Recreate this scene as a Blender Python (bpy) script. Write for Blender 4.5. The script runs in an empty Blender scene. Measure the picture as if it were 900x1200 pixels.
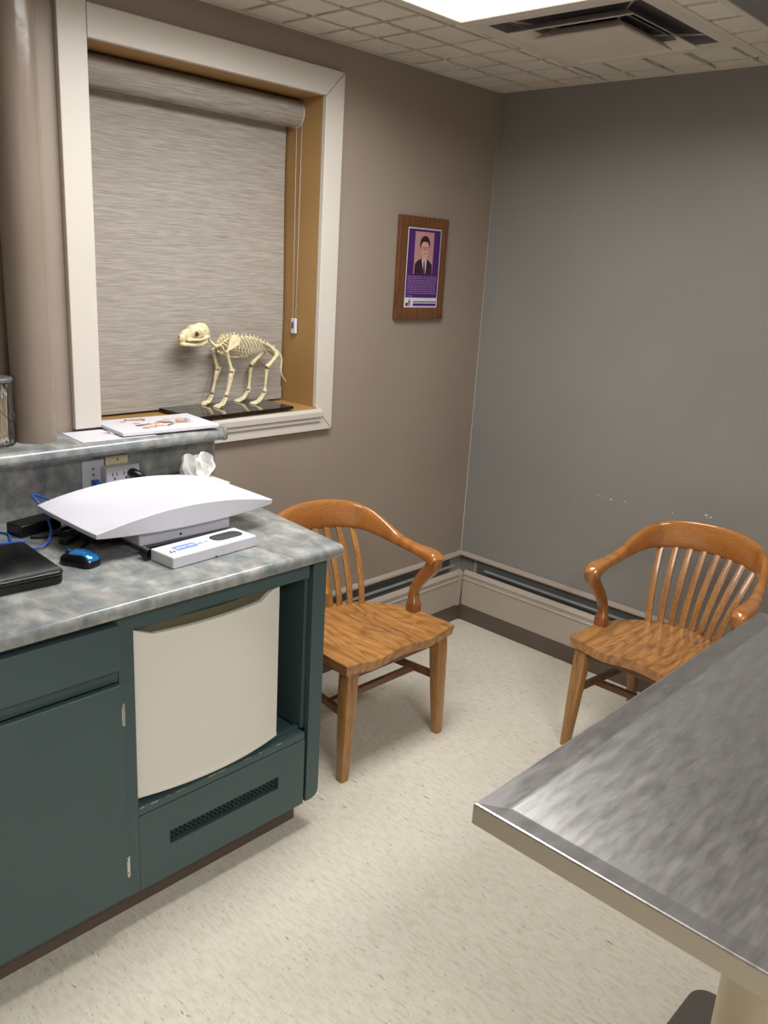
import bpy, bmesh, math, random
from mathutils import Vector, Matrix
random.seed(7)
S = bpy.context.scene
COL = S.collection
PI = math.pi

# ------------------------------------------------------------------ camera
def cam_axes(a, b, c):
    f = Vector((math.cos(b)*math.cos(a), math.cos(b)*math.sin(a), -math.sin(b)))
    r = Vector((math.sin(a), -math.cos(a), 0)); u = r.cross(f)
    return math.cos(c)*r + math.sin(c)*u, -math.sin(c)*r + math.cos(c)*u, f
r_, u_, f_ = cam_axes(0.74557, 0.28833, 0.06006)
cd = bpy.data.cameras.new('camera'); cam = bpy.data.objects.new('camera', cd); COL.objects.link(cam)
M = Matrix.Identity(4)
for i in range(3):
    M[i][0] = r_[i]; M[i][1] = u_[i]; M[i][2] = -f_[i]
M[0][3], M[1][3], M[2][3] = -3.23103, -2.44047, 1.68972
cam.matrix_world = M
cd.sensor_fit = 'VERTICAL'; cd.sensor_height = 36; cd.lens = 988.02/1200*36; cd.clip_start = .02
S.camera = cam
# ------------------------------------------------------------------ light
S.view_settings.view_transform = 'Standard'; S.view_settings.look = 'None'
S.view_settings.gamma = 1; S.view_settings.use_curve_mapping = False
S.view_settings.exposure = 0.0
w = bpy.data.worlds.new('world'); S.world = w; w.use_nodes = True
w.node_tree.nodes['Background'].inputs[0].default_value = (1, .95, .88, 1)
w.node_tree.nodes['Background'].inputs[1].default_value = 0.02
ZC = 2.42
LAMPS = [(-1.575, -.85, 30.0), (-2.5, -3.0, 42.0)]      # ceiling troffers: x, y, watts
def area(name, loc, sx, sy, power, spread):
    l = bpy.data.lights.new(name, 'AREA'); l.shape = 'RECTANGLE'; l.size = sx; l.size_y = sy
    l.energy = power; l.color = (1, .985, .965); l.spread = math.radians(spread)
    o = bpy.data.objects.new(name, l); COL.objects.link(o); o.location = loc
    return o
for i, (x, y, p) in enumerate(LAMPS):
    area('troffer_light', (x, y, ZC-.012), 1.19, .58, p, 165)

# ------------------------------------------------------------------ materials
def lin(c):
    return tuple((v/255/12.92 if v/255 <= .04045 else ((v/255+.055)/1.055)**2.4) for v in c) + (1,)
MATS = {}
def mat(name, col, rough=.5, metal=0, spec=.5, emit=None, estr=0, coat=0, trans=0):
    m = bpy.data.materials.new(name); m.use_nodes = True
    b = m.node_tree.nodes['Principled BSDF']
    b.inputs['Base Color'].default_value = lin(col); b.inputs['Roughness'].default_value = rough
    b.inputs['Metallic'].default_value = metal; b.inputs['Specular IOR Level'].default_value = spec
    b.inputs['Coat Weight'].default_value = coat; b.inputs['Transmission Weight'].default_value = trans
    if emit: b.inputs['Emission Color'].default_value = lin(emit); b.inputs['Emission Strength'].default_value = estr
    MATS[name] = m
    return m
class N:
    def __init__(s, m): s.t = m.node_tree; s.b = s.t.nodes['Principled BSDF']
    def n(s, typ, **k):
        x = s.t.nodes.new(typ)
        for a, v in k.items():
            if a in x.inputs: x.inputs[a].default_value = v
            else: setattr(x, a, v)
        return x
    def l(s, a, b): s.t.links.new(a, b)
    def coords(s, scale=(1, 1, 1), rot=(0, 0, 0), kind='Object'):
        tc = s.n('ShaderNodeTexCoord'); mp = s.n('ShaderNodeMapping')
        mp.inputs['Scale'].default_value = scale; mp.inputs['Rotation'].default_value = rot
        s.l(tc.outputs[kind], mp.inputs['Vector']); return mp.outputs[0]
    def noise(s, vec, scale, detail=4, rough=.5, dist=0):
        x = s.n('ShaderNodeTexNoise'); x.inputs['Scale'].default_value = scale; x.inputs['Detail'].default_value = detail
        x.inputs['Roughness'].default_value = rough; x.inputs['Distortion'].default_value = dist
        s.l(vec, x.inputs['Vector']); return x.outputs['Fac']
    def ramp(s, fac, stops):
        r = s.n('ShaderNodeValToRGB'); e = r.color_ramp.elements
        while len(e) < len(stops): e.new(.5)
        for el, (p, c) in zip(e, stops): el.position = p; el.color = lin(c)
        s.l(fac, r.inputs[0]); return r.outputs[0]
    def mix(s, fac, a, b, mode='MIX'):
        m = s.n('ShaderNodeMix', data_type='RGBA', blend_type=mode)
        for idx, v in ((0, fac), (6, a), (7, b)):
            if hasattr(v, 'is_linked'): s.l(v, m.inputs[idx])
            elif isinstance(v, (int, float)): m.inputs[idx].default_value = v
            else: m.inputs[idx].default_value = lin(v)
        return m.outputs[2]
    def bump(s, h, strength=.2, dist=.002):
        b = s.n('ShaderNodeBump'); b.inputs['Strength'].default_value = strength; b.inputs['Distance'].default_value = dist
        s.l(h, b.inputs['Height']); s.l(b.outputs[0], s.b.inputs['Normal'])
    def color(s, c): s.l(c, s.b.inputs['Base Color'])

def paint(name, col, rough=.5, var=10, bump=.08, sc=60):
    m = mat(name, col, rough); n = N(m); v = n.coords()
    lo = tuple(max(0, c-var) for c in col); hi = tuple(min(255, c+var) for c in col)
    n.color(n.ramp(n.noise(v, 1.7, 3), [(.3, lo), (.7, hi)]))
    n.bump(n.noise(v, sc, 3), bump, .002)
    return m
paint('taupe_wall', (152, 139, 127), .42, 4)
paint('grey_lit_wall', (139, 137, 133), .42, 3)  # greyer copy of the wall paint; the lighting difference is put into the colour
paint('plain_wall', (170, 158, 145), .6, 3)
paint('pipe_paint', (136, 123, 112), .22, 6, .5, 22)
paint('casing_white', (206, 200, 192), .4, 4, .05, 40)
paint('heater_taupe', (176, 164, 152), .4, 4, .03)
paint('kick_brown', (92, 80, 70), .5, 5)
paint('jamb_tan', (164, 128, 78), .5, 10, .05)
paint('teal', (63, 84, 86), .38, 4, .06, 90)
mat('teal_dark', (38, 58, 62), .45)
mat('black', (14, 14, 15), .35); mat('gloss_black', (10, 10, 11), .08, coat=.5)
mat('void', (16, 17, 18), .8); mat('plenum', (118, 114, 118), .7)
mat('white_plastic', (212, 212, 222), .32); mat('appliance_cream', (224, 222, 214), .38)
mat('cream_plastic', (228, 221, 176), .4); mat('handle_olive', (88, 84, 66), .4)
mat('blue_plug', (38, 88, 176), .35); mat('lcd', (52, 54, 62), .2); mat('blue_print', (118, 150, 222), .5)
mat('chrome', (200, 200, 198), .22, 1); mat('fin_metal', (176, 178, 178), .35, .6)
mat('dull_metal', (120, 124, 124), .45, .5)
mat('lens', (255, 255, 250), .5, emit=(255, 250, 238), estr=2.2)
mat('grey_lens', (120, 119, 118), .45)
mat('diffuser_white', (214, 206, 196), .5)
mat('paper', (214, 214, 222), .6); mat('paper_grey', (214, 212, 210), .6)
mat('tissue', (240, 240, 238), .7); mat('bone_gap', (120, 84, 54), .8)
mat('clear', (255, 255, 255), .03, trans=1); mat('swab_stick', (226, 205, 178), .7); mat('cotton', (242, 240, 236), .9)
mat('purple', (74, 34, 108), .25); mat('purple_text', (150, 112, 168), .4); mat('portrait_bg', (186, 138, 142), .3)
mat('hair', (44, 24, 26), .5); mat('skin', (214, 160, 146), .5); mat('suit', (52, 28, 44), .5); mat('tie', (112, 44, 66), .5)
mat('brown_ink', (150, 112, 86), .6); mat('orange_ink', (214, 160, 118), .6); mat('grey_ink', (90, 86, 86), .6)
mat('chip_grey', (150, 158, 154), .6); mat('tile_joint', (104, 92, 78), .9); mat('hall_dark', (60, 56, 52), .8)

def wood(name, c0, c1, c2, rough, axis=1, sc=1.0, coat=.25):
    m = mat(name, c1, rough, coat=coat); n = N(m)
    st = [9*sc, 9*sc, 9*sc]; st[axis] = 1.3*sc
    v = n.coords(tuple(st))
    big = n.noise(v, 1.1, 2, .5, .6)
    wv = n.n('ShaderNodeTexWave', wave_type='BANDS', bands_direction='X' if axis != 0 else 'Y')
    wv.inputs['Scale'].default_value = .8; wv.inputs['Distortion'].default_value = 14; wv.inputs['Detail'].default_value = 3
    wv.inputs['Detail Scale'].default_value = .8
    n.l(v, wv.inputs['Vector'])
    st2 = [240, 240, 240]; st2[axis] = 12
    pores = n.noise(n.coords(tuple(st2)), 1.0, 2, .6)
    base = n.ramp(wv.outputs['Fac'], [(0, c0), (.35, c1), (1, c2)])
    base = n.mix(.5, base, n.ramp(big, [(.3, c0), (.7, c2)]))
    dk = n.ramp(pores, [(.3, tuple(int(c*.55) for c in c0)), (.52, (255, 255, 255))])
    n.color(n.mix(.3 if coat > .4 else .5, base, dk, 'MULTIPLY'))
    n.bump(pores, .12, .0006)
    return m
wood('oak_seat', (160, 108, 56), (186, 130, 72), (198, 144, 84), .26, 1)
def flame(m):
    n = N(m); v = n.coords((5.5, 1.5, 5.5)); f = n.noise(v, 1.0, 2, .45, .3)
    mu = n.n('ShaderNodeMath', operation='MULTIPLY'); mu.inputs[1].default_value = 95; n.l(f, mu.inputs[0])
    sn = n.n('ShaderNodeMath', operation='SINE'); n.l(mu.outputs[0], sn.inputs[0])
    ma = n.n('ShaderNodeMapRange'); ma.inputs['From Min'].default_value = -1; n.l(sn.outputs[0], ma.inputs['Value'])
    old = n.b.inputs['Base Color'].links[0].from_socket
    n.color(n.mix(.38, old, n.ramp(ma.outputs[0], [(.0, (150, 128, 112)), (.35, (240, 236, 230)), (1, (255, 255, 255))]), 'MULTIPLY'))
flame(MATS['oak_seat'])
wood('oak_rail', (160, 102, 50), (180, 118, 60), (192, 130, 70), .2, 0, .5, .5)
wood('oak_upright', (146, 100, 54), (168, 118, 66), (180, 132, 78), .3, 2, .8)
wood('oak_arm', (122, 74, 38), (146, 92, 48), (162, 106, 56), .22, 2, .6, .5)
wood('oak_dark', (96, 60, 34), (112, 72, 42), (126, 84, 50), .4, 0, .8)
wood('plaque_wood', (92, 54, 28), (112, 68, 36), (126, 80, 44), .35, 2, 1.5)

def make_floor():
    m = mat('vinyl_floor', (226, 219, 200), .36, spec=.4); n = N(m)
    v = n.coords(kind='Object')
    base = n.ramp(n.noise(v, 2.2, 4, .6), [(.3, (216, 211, 197)), (.5, (221, 216, 202)), (.72, (225, 220, 208))])
    vs = n.coords((150, 26, 1), (0, 0, .10)); vs2 = n.coords((260, 60, 1), (0, 0, -.12)); vs3 = n.coords((90, 22, 1), (0, 0, .04))
    streak = n.ramp(n.noise(vs3, 1, 4, .65), [(.36, (206, 199, 182)), (.56, (255, 255, 255))])
    base = n.mix(.32, base, streak, 'MULTIPLY')
    patch = n.ramp(n.noise(v, 9, 3), [(.44, (0, 0, 0)), (.60, (255, 255, 255))])
    f1 = n.ramp(n.noise(vs, 1, 3, .55), [(.29, (84, 80, 72)), (.365, (255, 255, 255))])
    f2 = n.ramp(n.noise(vs2, 1, 3, .55), [(.31, (112, 106, 96)), (.38, (255, 255, 255))])
    one = n.mix(patch, (255, 255, 255), f1); two = n.mix(patch, f2, (255, 255, 255))
    base = n.mix(.85, base, one, 'MULTIPLY'); base = n.mix(.6, base, two, 'MULTIPLY')
    n.color(base); n.bump(n.noise(v, 160, 2), .04, .001)
make_floor()
def make_laminate():
    m = mat('laminate', (140, 145, 140), .25, coat=.3); n = N(m); v = n.coords((1, 1, 1))
    a = n.noise(v, 11, 5, .6, .25); b = n.noise(n.coords((1.5, .8, 1), (0, 0, .7)), 13, 4, .6, .4)
    ca = n.ramp(a, [(.32, (88, 99, 104)), (.44, (118, 125, 126)), (.55, (146, 149, 147)), (.68, (190, 189, 183))])
    cb = n.ramp(b, [(.34, (94, 106, 114)), (.5, (140, 144, 143)), (.66, (192, 184, 178))])
    n.color(n.mix(.45, ca, cb))
make_laminate()
def make_steel():
    m = mat('brushed_steel', (206, 206, 208), .36, 1); n = N(m)
    v = n.coords((5, 22, 3), (0, 0, -.35)); a = n.noise(v, 2.4, 6, .7)
    sa = n.noise(n.coords((5, 330, 6), (0, 0, -.42)), 3, 2, .5); sb = n.noise(n.coords((7, 300, 6), (0, 0, -.72)), 3, 2, .5)
    sr = n.ramp(sa, [(.66, (0, 0, 0)), (.74, (255, 255, 255))]); sr2 = n.ramp(sb, [(.67, (0, 0, 0)), (.75, (255, 255, 255))])
    base = n.ramp(a, [(.25, (198, 197, 198)), (.75, (222, 221, 222))])
    base = n.mix(sr, base, (246, 245, 244)); n.color(n.mix(sr2, base, (246, 245, 244)))
    mr = n.n('ShaderNodeMapRange'); mr.inputs['To Min'].default_value = .24; mr.inputs['To Max'].default_value = .46
    n.l(a, mr.inputs['Value']); n.l(mr.outputs[0], n.b.inputs['Roughness'])
    c = n.noise(n.coords((6, 160, 6), (0, 0, -.30)), 2.5, 3, .6); d = n.noise(n.coords((8, 220, 6), (0, 0, -.55)), 2.0, 2, .6)
    n.bump(n.mix(.5, c, d), .10, .0005)
    m2 = mat('steel_edge', (178, 171, 160), .28, 1)
make_steel()
mat('enamel_column', (208, 196, 170), .4); mat('base_brown', (92, 84, 80), .4)
def make_blind():
    m = mat('blind_fabric', (170, 160, 148), .85); n = N(m)
    v = n.coords((7, 7, 330)); a = n.noise(v, 1, 3, .6); v2 = n.coords((16, 16, 700)); b = n.noise(v2, 1, 2, .5)
    base = n.ramp(a, [(.34, (138, 130, 121)), (.5, (162, 155, 147)), (.66, (180, 174, 167))])
    n.color(n.mix(.5, base, n.ramp(b, [(.35, (130, 123, 116)), (.65, (186, 180, 173))])))
    n.bump(a, .3, .001)
make_blind()
def make_ctile():
    m = mat('ceiling_tile', (222, 216, 206), .85); n = N(m); v = n.coords(kind='Object')
    n.color(n.ramp(n.noise(v, 3, 3), [(.3, (214, 207, 196)), (.7, (228, 222, 212))]))
    n.bump(n.noise(v, 130, 4, .7), .5, .004)
make_ctile()
mat('tbar', (214, 208, 198), .5)
def make_bone():
    m = mat('bone', (224, 210, 172), .55); n = N(m); v = n.coords()
    n.color(n.ramp(n.noise(v, 60, 3), [(.3, (204, 186, 138)), (.6, (230, 219, 184))]))
make_bone()

# ------------------------------------------------------------------ mesh helpers
def new_bm(): return bmesh.new()
def obj(name, bm, material, parent=None, smooth=False, bevel=0, auto=None, loc=None):
    me = bpy.data.meshes.new(name); bmesh.ops.recalc_face_normals(bm, faces=bm.faces[:])
    bm.to_mesh(me); bm.free()
    mats = material if isinstance(material, (list, tuple)) else [material]
    for m_ in mats: me.materials.append(MATS[m_])
    if smooth:
        for p in me.polygons: p.use_smooth = True
    o = bpy.data.objects.new(name, me); COL.objects.link(o)
    if parent is not None: o.parent = parent
    if loc is not None: o.location = loc
    if bevel:
        b = o.modifiers.new('bevel', 'BEVEL'); b.width = bevel; b.segments = 2; b.limit_method = 'ANGLE'; b.angle_limit = math.radians(40)
        for p in me.polygons: p.use_smooth = True
        b.harden_normals = True
    elif auto:
        for p in me.polygons: p.use_smooth = True
        me.set_sharp_from_angle(angle=math.radians(auto))
    return o
def box(bm, a, b, mi=0):
    x0, y0, z0 = a; x1, y1, z1 = b
    v = [bm.verts.new(p) for p in ((x0,y0,z0),(x1,y0,z0),(x1,y1,z0),(x0,y1,z0),(x0,y0,z1),(x1,y0,z1),(x1,y1,z1),(x0,y1,z1))]
    for f in ((0,3,2,1),(4,5,6,7),(0,1,5,4),(1,2,6,5),(2,3,7,6),(3,0,4,7)):
        bm.faces.new([v[i] for i in f]).material_index = mi
    return bm
def bx(a, b): return box(new_bm(), a, b)
def prism(bm, pts, axis, a, b, mi=0):
    """extrude a 2-D outline along axis (0,1,2) from a to b"""
    def P(p, t):
        return {0: (t, p[0], p[1]), 1: (p[0], t, p[1]), 2: (p[0], p[1], t)}[axis]
    A = [bm.verts.new(P(p, a)) for p in pts]; B = [bm.verts.new(P(p, b)) for p in pts]
    n = len(pts)
    for i in range(n): bm.faces.new((A[i], A[(i+1) % n], B[(i+1) % n], B[i])).material_index = mi
    bm.faces.new(A[::-1]).material_index = mi; bm.faces.new(B).material_index = mi
    return bm
def cr(pts, k=6):
    """Catmull-Rom through n-dimensional control tuples"""
    P = [pts[0]] + list(pts) + [pts[-1]]; out = []
    for i in range(1, len(P)-2):
        p0, p1, p2, p3 = P[i-1], P[i], P[i+1], P[i+2]
        for j in range(k):
            t = j/k
            out.append(tuple(.5*((2*b)+(-a+c)*t+(2*a-5*b+4*c-d)*t*t+(-a+3*b-3*c+d)*t**3) for a, b, c, d in zip(p0, p1, p2, p3)))
    out.append(tuple(pts[-1])); return out
def sweep(bm, path, ref=None, n=10, power=2.0, mi=0, k=0):
    """path rows (x,y,z,ra,rb): half sizes along ref and across; superellipse section"""
    if k: path = cr(path, k)
    pts = [Vector(p[:3]) for p in path]; rings = []; prevA = None
    for i, p in enumerate(pts):
        T = (pts[min(i+1, len(pts)-1)] - pts[max(i-1, 0)]).normalized()
        R = Vector(ref) if ref is not None else (prevA if prevA is not None else (Vector((0, 0, 1)) if abs(T.z) < .9 else Vector((1, 0, 0))))
        A = (R - T*R.dot(T)).normalized(); prevA = A; B = T.cross(A)
        ra = path[i][3]; rb = path[i][4] if len(path[i]) > 4 else ra
        ring = []
        for j in range(n):
            th = 2*PI*(j+.5)/n; c, s = math.cos(th), math.sin(th)
            cx = math.copysign(abs(c)**(2/power), c); sx = math.copysign(abs(s)**(2/power), s)
            ring.append(bm.verts.new(p + A*cx*ra + B*sx*rb))
        rings.append(ring)
    for a, b in zip(rings[:-1], rings[1:]):
        for j in range(n): bm.faces.new((a[j], a[(j+1) % n], b[(j+1) % n], b[j])).material_index = mi
    bm.faces.new(rings[0][::-1]).material_index = mi; bm.faces.new(rings[-1]).material_index = mi
    return bm
def lathe(bm, prof, c=(0, 0, 0), n=24, mi=0):
    rings = [[bm.verts.new((c[0]+r*math.cos(2*PI*j/n), c[1]+r*math.sin(2*PI*j/n), c[2]+z)) for j in range(n)] for r, z in prof]
    for a, b in zip(rings[:-1], rings[1:]):
        for j in range(n): bm.faces.new((a[j], a[(j+1) % n], b[(j+1) % n], b[j])).material_index = mi
    bm.faces.new(rings[0][::-1]).material_index = mi; bm.faces.new(rings[-1]).material_index = mi
    return bm
def ellipsoid(bm, c, r, mi=0, u=16, v=10):
    m = Matrix.Translation(c) @ Matrix.Diagonal((*r, 1))
    g = bmesh.ops.create_uvsphere(bm, u_segments=u, v_segments=v, radius=1, matrix=m)
    return g
def rrect(x0, y0, x1, y1, r, n=5):
    out = []
    for cx, cy, a in ((x1-r, y1-r, 0), (x0+r, y1-r, 90), (x0+r, y0+r, 180), (x1-r, y0+r, 270)):
        for i in range(n+1):
            t = math.radians(a + 90*i/n); out.append((cx+r*math.cos(t), cy+r*math.sin(t)))
    return out
def thing(name, label, cat, loc=(0, 0, 0), rot=(0, 0, 0), group=None):
    o = bpy.data.objects.new(name, None); COL.objects.link(o); o.location = loc; o.rotation_euler = rot
    o.empty_display_size = .05
    o['label'] = label; o['category'] = cat
    if group: o['group'] = group
    return o
def tag(o, label, cat, group=None):
    o['label'] = label; o['category'] = cat
    if group: o['group'] = group
    return o
def struct(name, bm, m, **k):
    o = obj(name, bm, m, **k); o['kind'] = 'structure'; return o

# ------------------------------------------------------------------ room shell
XL, YB = -4.3, -4.0
struct('floor', bx((XL-.1, YB-.1, -.06), (.1, .3, 0)), 'vinyl_floor')
WX0, WX1, WZ0, WZ1 = -1.935, -1.037, 1.13, 2.237      # window opening
bm = new_bm()
box(bm, (XL-.1, 0, 0), (WX0-.012, .3, 2.6)); box(bm, (WX1+.012, 0, 0), (.1, .3, 2.6))
box(bm, (WX0-.012, 0, 0), (WX1+.012, .3, WZ0-.012)); box(bm, (WX0-.012, 0, WZ1+.012), (WX1+.012, .3, 2.6))
struct('wall_back', bm, 'taupe_wall')
struct('wall_right', bx((0, YB-.1, 0), (.1, 0, 2.6)), 'grey_lit_wall')
struct('wall_left', bx((XL-.1, YB-.1, 0), (XL, 0, 2.6)), 'plain_wall')
struct('wall_front', bx((XL, YB-.1, 0), (0, YB, 2.6)), 'plain_wall')
# corner seam of lighter caulk and wall scuffs, real thin raised lines
struct('trim_1', sweep(new_bm(), [(-.0015, -.0015, .31, .002), (-.0025, -.002, 1.2, .0014), (-.0015, -.0015, 1.9, .0009), (-.001, -.001, 2.41, .0006)], ref=(1, 0, 0), n=6), 'casing_white')
chips = thing('wall_chips', 'row of small white plaster chips in the grey wall behind the right chair', 'damage', (0, -.9, .78))
for (y, z, r) in ((-.714, .774, .004), (-.735, .770, .0025), (-.777, .769, .006), (-.844, .774, .004), (-.852, .766, .003), (-1.055, .777, .004), (-1.193, .802, .007), (-1.212, .797, .005), (-1.2, .792, .003), (-.60, .722, .0025)):
    b = new_bm(); pts = [(y + .9 + r*random.uniform(.6, 1.2)*math.cos(t*PI/4), z - .78 + r*random.uniform(.5, 1)*math.sin(t*PI/4)) for t in range(8)]
    prism(b, pts, 0, -.0012, .0); obj('chip', b, 'casing_white', chips)

# ------------------------------------------------------------------ ceiling: slab, tiles with scored pads, T-bars
ceil = struct('ceiling', bx((XL-.1, YB-.1, ZC+.03), (.1, .3, ZC+.12)), 'tbar')
def tile(xs, ys):
    """one lay-in tile; xs / ys are the joint lines scored in its face"""
    b = new_bm(); zt = ZC + .014
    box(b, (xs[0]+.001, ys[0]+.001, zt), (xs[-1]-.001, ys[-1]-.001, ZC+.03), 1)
    for x0, x1 in zip(xs[:-1], xs[1:]):
        for y0, y1 in zip(ys[:-1], ys[1:]):
            g = [.0062+random.random()*.0045 for _ in range(2)] + [.0075+random.random()*.005 for _ in range(2)]
            a, c, d, e = x0+g[0], x1-g[1], y0+g[2], y1-g[3]; top = []; bot = []; k = 5
            ring = [(a+(c-a)*i/k, d) for i in range(k)] + [(c, d+(e-d)*i/k) for i in range(k)] + [(c-(c-a)*i/k, e) for i in range(k)] + [(a, e-(e-d)*i/k) for i in range(k)]
            zb = ZC + random.uniform(0, .0012)
            j = .0022
            R1 = [b.verts.new((x+random.uniform(-j, j), y+random.uniform(-j, j), zt+.001)) for x, y in ring]
            cx, cy = (a+c)/2, (d+e)/2
            R2 = [b.verts.new((cx+(x-cx)*.975+random.uniform(-j, j), cy+(y-cy)*.975+random.uniform(-j, j), zb+.0015)) for x, y in ring]
            R3 = [b.verts.new((cx+(x-cx)*.93, cy+(y-cy)*.93, zb)) for x, y in ring]
            n = len(ring)
            for A_, B_ in ((R1, R2), (R2, R3)):
                for i in range(n): b.faces.new((A_[i], A_[(i+1) % n], B_[(i+1) % n], B_[i]))
            b.faces.new(R3)
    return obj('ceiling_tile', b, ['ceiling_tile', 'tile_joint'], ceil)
CX = [0, -.095] + [-.255-.1635*i for i in range(0, 26)]
CX = [x for x in CX if x > XL] + [XL]
SEAMX = [0, -.275, -.935, -2.20, -2.86, -3.52, XL]
SEAMY = [0, -.52, -1.165, -1.29, -1.94, -2.59, -3.24, -3.89, YB]
def lines(lo, hi, step, off):
    out = [lo]; k = math.ceil((lo-off)/step)
    while off+k*step < hi-.035:
        v = off+k*step
        if v > lo+.035: out.append(v)
        k += 1
    return out+[hi]
fix_cells = []       # cells taken by fixtures
FIX = [(-2.20, -.935, -1.165, -.52), (-.935, -.275, -1.165, -.52), (-3.13, -1.87, -3.33, -2.67), (-.935, -.275, -1.94, -1.29)]
def overl(a, b): return a[0] < b[1]-.01 and a[1] > b[0]+.01 and a[2] < b[3]-.01 and a[3] > b[2]+.01
for x1, x0 in zip(SEAMX[:-1], SEAMX[1:]):
    for y1, y0 in zip(SEAMY[:-1], SEAMY[1:]):
        cell = (x0, x1, y0, y1)
        if any(overl(cell, f) for f in FIX[:2]+FIX[3:]): continue
        # split long bays into tiles of about 0.65 m
        nx = max(1, round((x1-x0)/.66))
        for i in range(nx):
            a, b_ = x0+(x1-x0)*i/nx, x0+(x1-x0)*(i+1)/nx
            if overl((a, b_, y0, y1), FIX[2]):
                continue
            tile(lines(a, b_, .1635, -.255), lines(y0, y1, .16, 0))
# fill around the second troffer
for (a, b_, c, d) in ((-3.52, -3.13, -3.24, -2.59), (-3.13, -1.87, -2.67, -2.59), (-1.87, -1.5675, -3.24, -2.59), (-3.52, -3.13, -3.89, -3.24), (-3.13, -1.87, -3.89, -3.33), (-1.87, -1.5675, -3.89, -3.24)):
    tile(lines(a, b_, .1635, -.255), lines(c, d, .16, 0))
bar = new_bm()
for x in (-.935, -2.20): box(bar, (x-.011, -1.301, ZC-.003), (x+.011, -.509, ZC+.0135))
for y in (-.509, -1.165): box(bar, (-2.19, y-.011, ZC-.0028), (-.947, y+.011, ZC+.0137))
box(bar, (-.923, -1.180, ZC-.0029), (-.002, -1.160, ZC+.0134))
box(bar, (-4.2, -1.302, ZC-.003), (-.002, -1.278, ZC+.0133))
struct('trim_2', bar, 'tbar')
# wall angle
bar = new_bm()
box(bar, (XL, -.004, ZC-.003), (0, .0, ZC+.013)); box(bar, (-.004, YB, ZC-.0031), (0, -.004, ZC+.0131))
struct('trim_3', bar, 'ceiling_tile')

def troffer(cx, cy, label):
    t = thing('ceiling_light', label, 'light', (cx, cy, ZC), (0, 0, 0), 'fluorescent ceiling lights')
    b = new_bm(); X, Y = .627, .318
    for (a, c) in (((-X, -Y, -.006), (X, -Y+.022, .02)), ((-X, Y-.022, -.006), (X, Y, .02)), ((-X, -Y+.022, -.006), (-X+.022, Y-.022, .02)), ((X-.022, -Y+.022, -.006), (X, Y-.022, .02))):
        box(b, a, c)
    obj('frame', b, 'tbar', t)
    obj('diffuser', bx((-X+.022, -Y+.022, -.002), (X-.022, Y-.022, .004)), 'lens', t)
    return t
troffer(-1.568, -.843, 'glowing white fluorescent ceiling light beside the square air vent')
troffer(-2.5, -3.0, 'second lit ceiling light behind the viewer over the exam table end')
t = thing('ceiling_panel', 'plain grey ceiling panel at the top right, beyond the square air vent', 'panel', (-.605, -1.615, ZC))
obj('panel', bx((-.318, -.31, .002), (.318, .31, .012)), 'grey_lens', t)

# square step-down air diffuser
t = thing('ceiling_vent', 'dusty square air diffuser with stepped louvers in the ceiling by the light', 'vent', (-.605, -.842, ZC))
def sqring(b, ho, hi, zo, zi, th):
    """square annulus sloping from outer half-size ho at zo to inner hi at zi"""
    def R(h, z): return [b.verts.new((sx*h, sy*h, z)) for sx, sy in ((-1,-1),(1,-1),(1,1),(-1,1))]
    a, c, d, e = R(ho, zo), R(hi, zi), R(hi, zi+th), R(ho, zo+th)
    for P, Q in ((a, c), (c, d), (d, e), (e, a)):
        for i in range(4): b.faces.new((P[i], P[(i+1) % 4], Q[(i+1) % 4], Q[i]))
b = new_bm(); sqring(b, .320, .262, -.004, .002, .006); obj('frame', b, 'diffuser_white', t, bevel=.002)
b = new_bm(); sqring(b, .262, .255, .002, .028, .001); sqring(b, .255, .0, .0275, .0275, .001); obj('plenum', b, 'plenum', t)
b = new_bm(); sqring(b, .222, .165, -.020, .012, .003); obj('louver', b, 'diffuser_white', t)
b = new_bm(); sqring(b, .165, .110, .0, .024, .003); obj('louver', b, 'plenum', t)
b = new_bm(); sqring(b, .158, .138, -.031, -.027, .003); box(b, (-.145, -.145, -.0295), (.145, .145, -.027)); sqring(b, .158, .12, -.029, .0, .003)
obj('centre_plate', b, 'diffuser_white', t)
b = new_bm()
for a in (0, 1, 2, 3):
    ang = a*PI/2+PI/4; sweep(b, [(.05*math.cos(ang), .05*math.sin(ang), .0, .003), (.33*math.cos(ang), .33*math.sin(ang), .022, .003)], n=6)
obj('bracket', b, 'diffuser_white', t)

# ------------------------------------------------------------------ window with casing, jambs, blind
win = struct('window_1', bx((WX0-.0, .27, WZ0), (WX1, .275, WZ1)), 'clear')
def casing(pts, name='casing', d=.022):
    b = new_bm(); prism(b, pts, 1, -d, -.0005); return obj(name, b, 'casing_white', win, bevel=.003)
OX0, OX1, OZ0, OZ1 = -2.022, -.950, 1.04, 2.325
casing([(OX0, 1.142), (WX0, 1.142), (WX0, OZ1+.03), (OX0, OZ1+.03)])
casing([(WX0+.001, WZ1), (WX1, WZ1), (OX1, OZ1), (WX0+.001, OZ1)])
casing([(WX1, OZ0+.09), (OX1, OZ0), (OX1, OZ1-.001), (WX1, WZ1-.001)])
casing([(-1.58, OZ0), (OX1-.001, OZ0), (WX1-.001, OZ0+.088), (-1.58, OZ0+.088)])
b = new_bm()
prism(b, [(-.0225, 1.076), (-.029, 1.078), (-.030, 1.092), (-.036, 1.096), (-.038, 1.115), (-.034, 1.1265), (-.0225, 1.1265)], 0, -1.58, WX1+.02)
obj('sill_nose', b, 'casing_white', win)
obj('sill', bx((WX0, -.022, WZ0-.01), (WX1, .27, WZ0)), 'jamb_tan', win)
obj('jamb', bx((WX1, 0, WZ0), (WX1+.012, .27, WZ1)), 'jamb_tan', win)
obj('jamb', bx((WX0-.012, 0, WZ0), (WX0, .27, WZ1)), 'jamb_tan', win)
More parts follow.
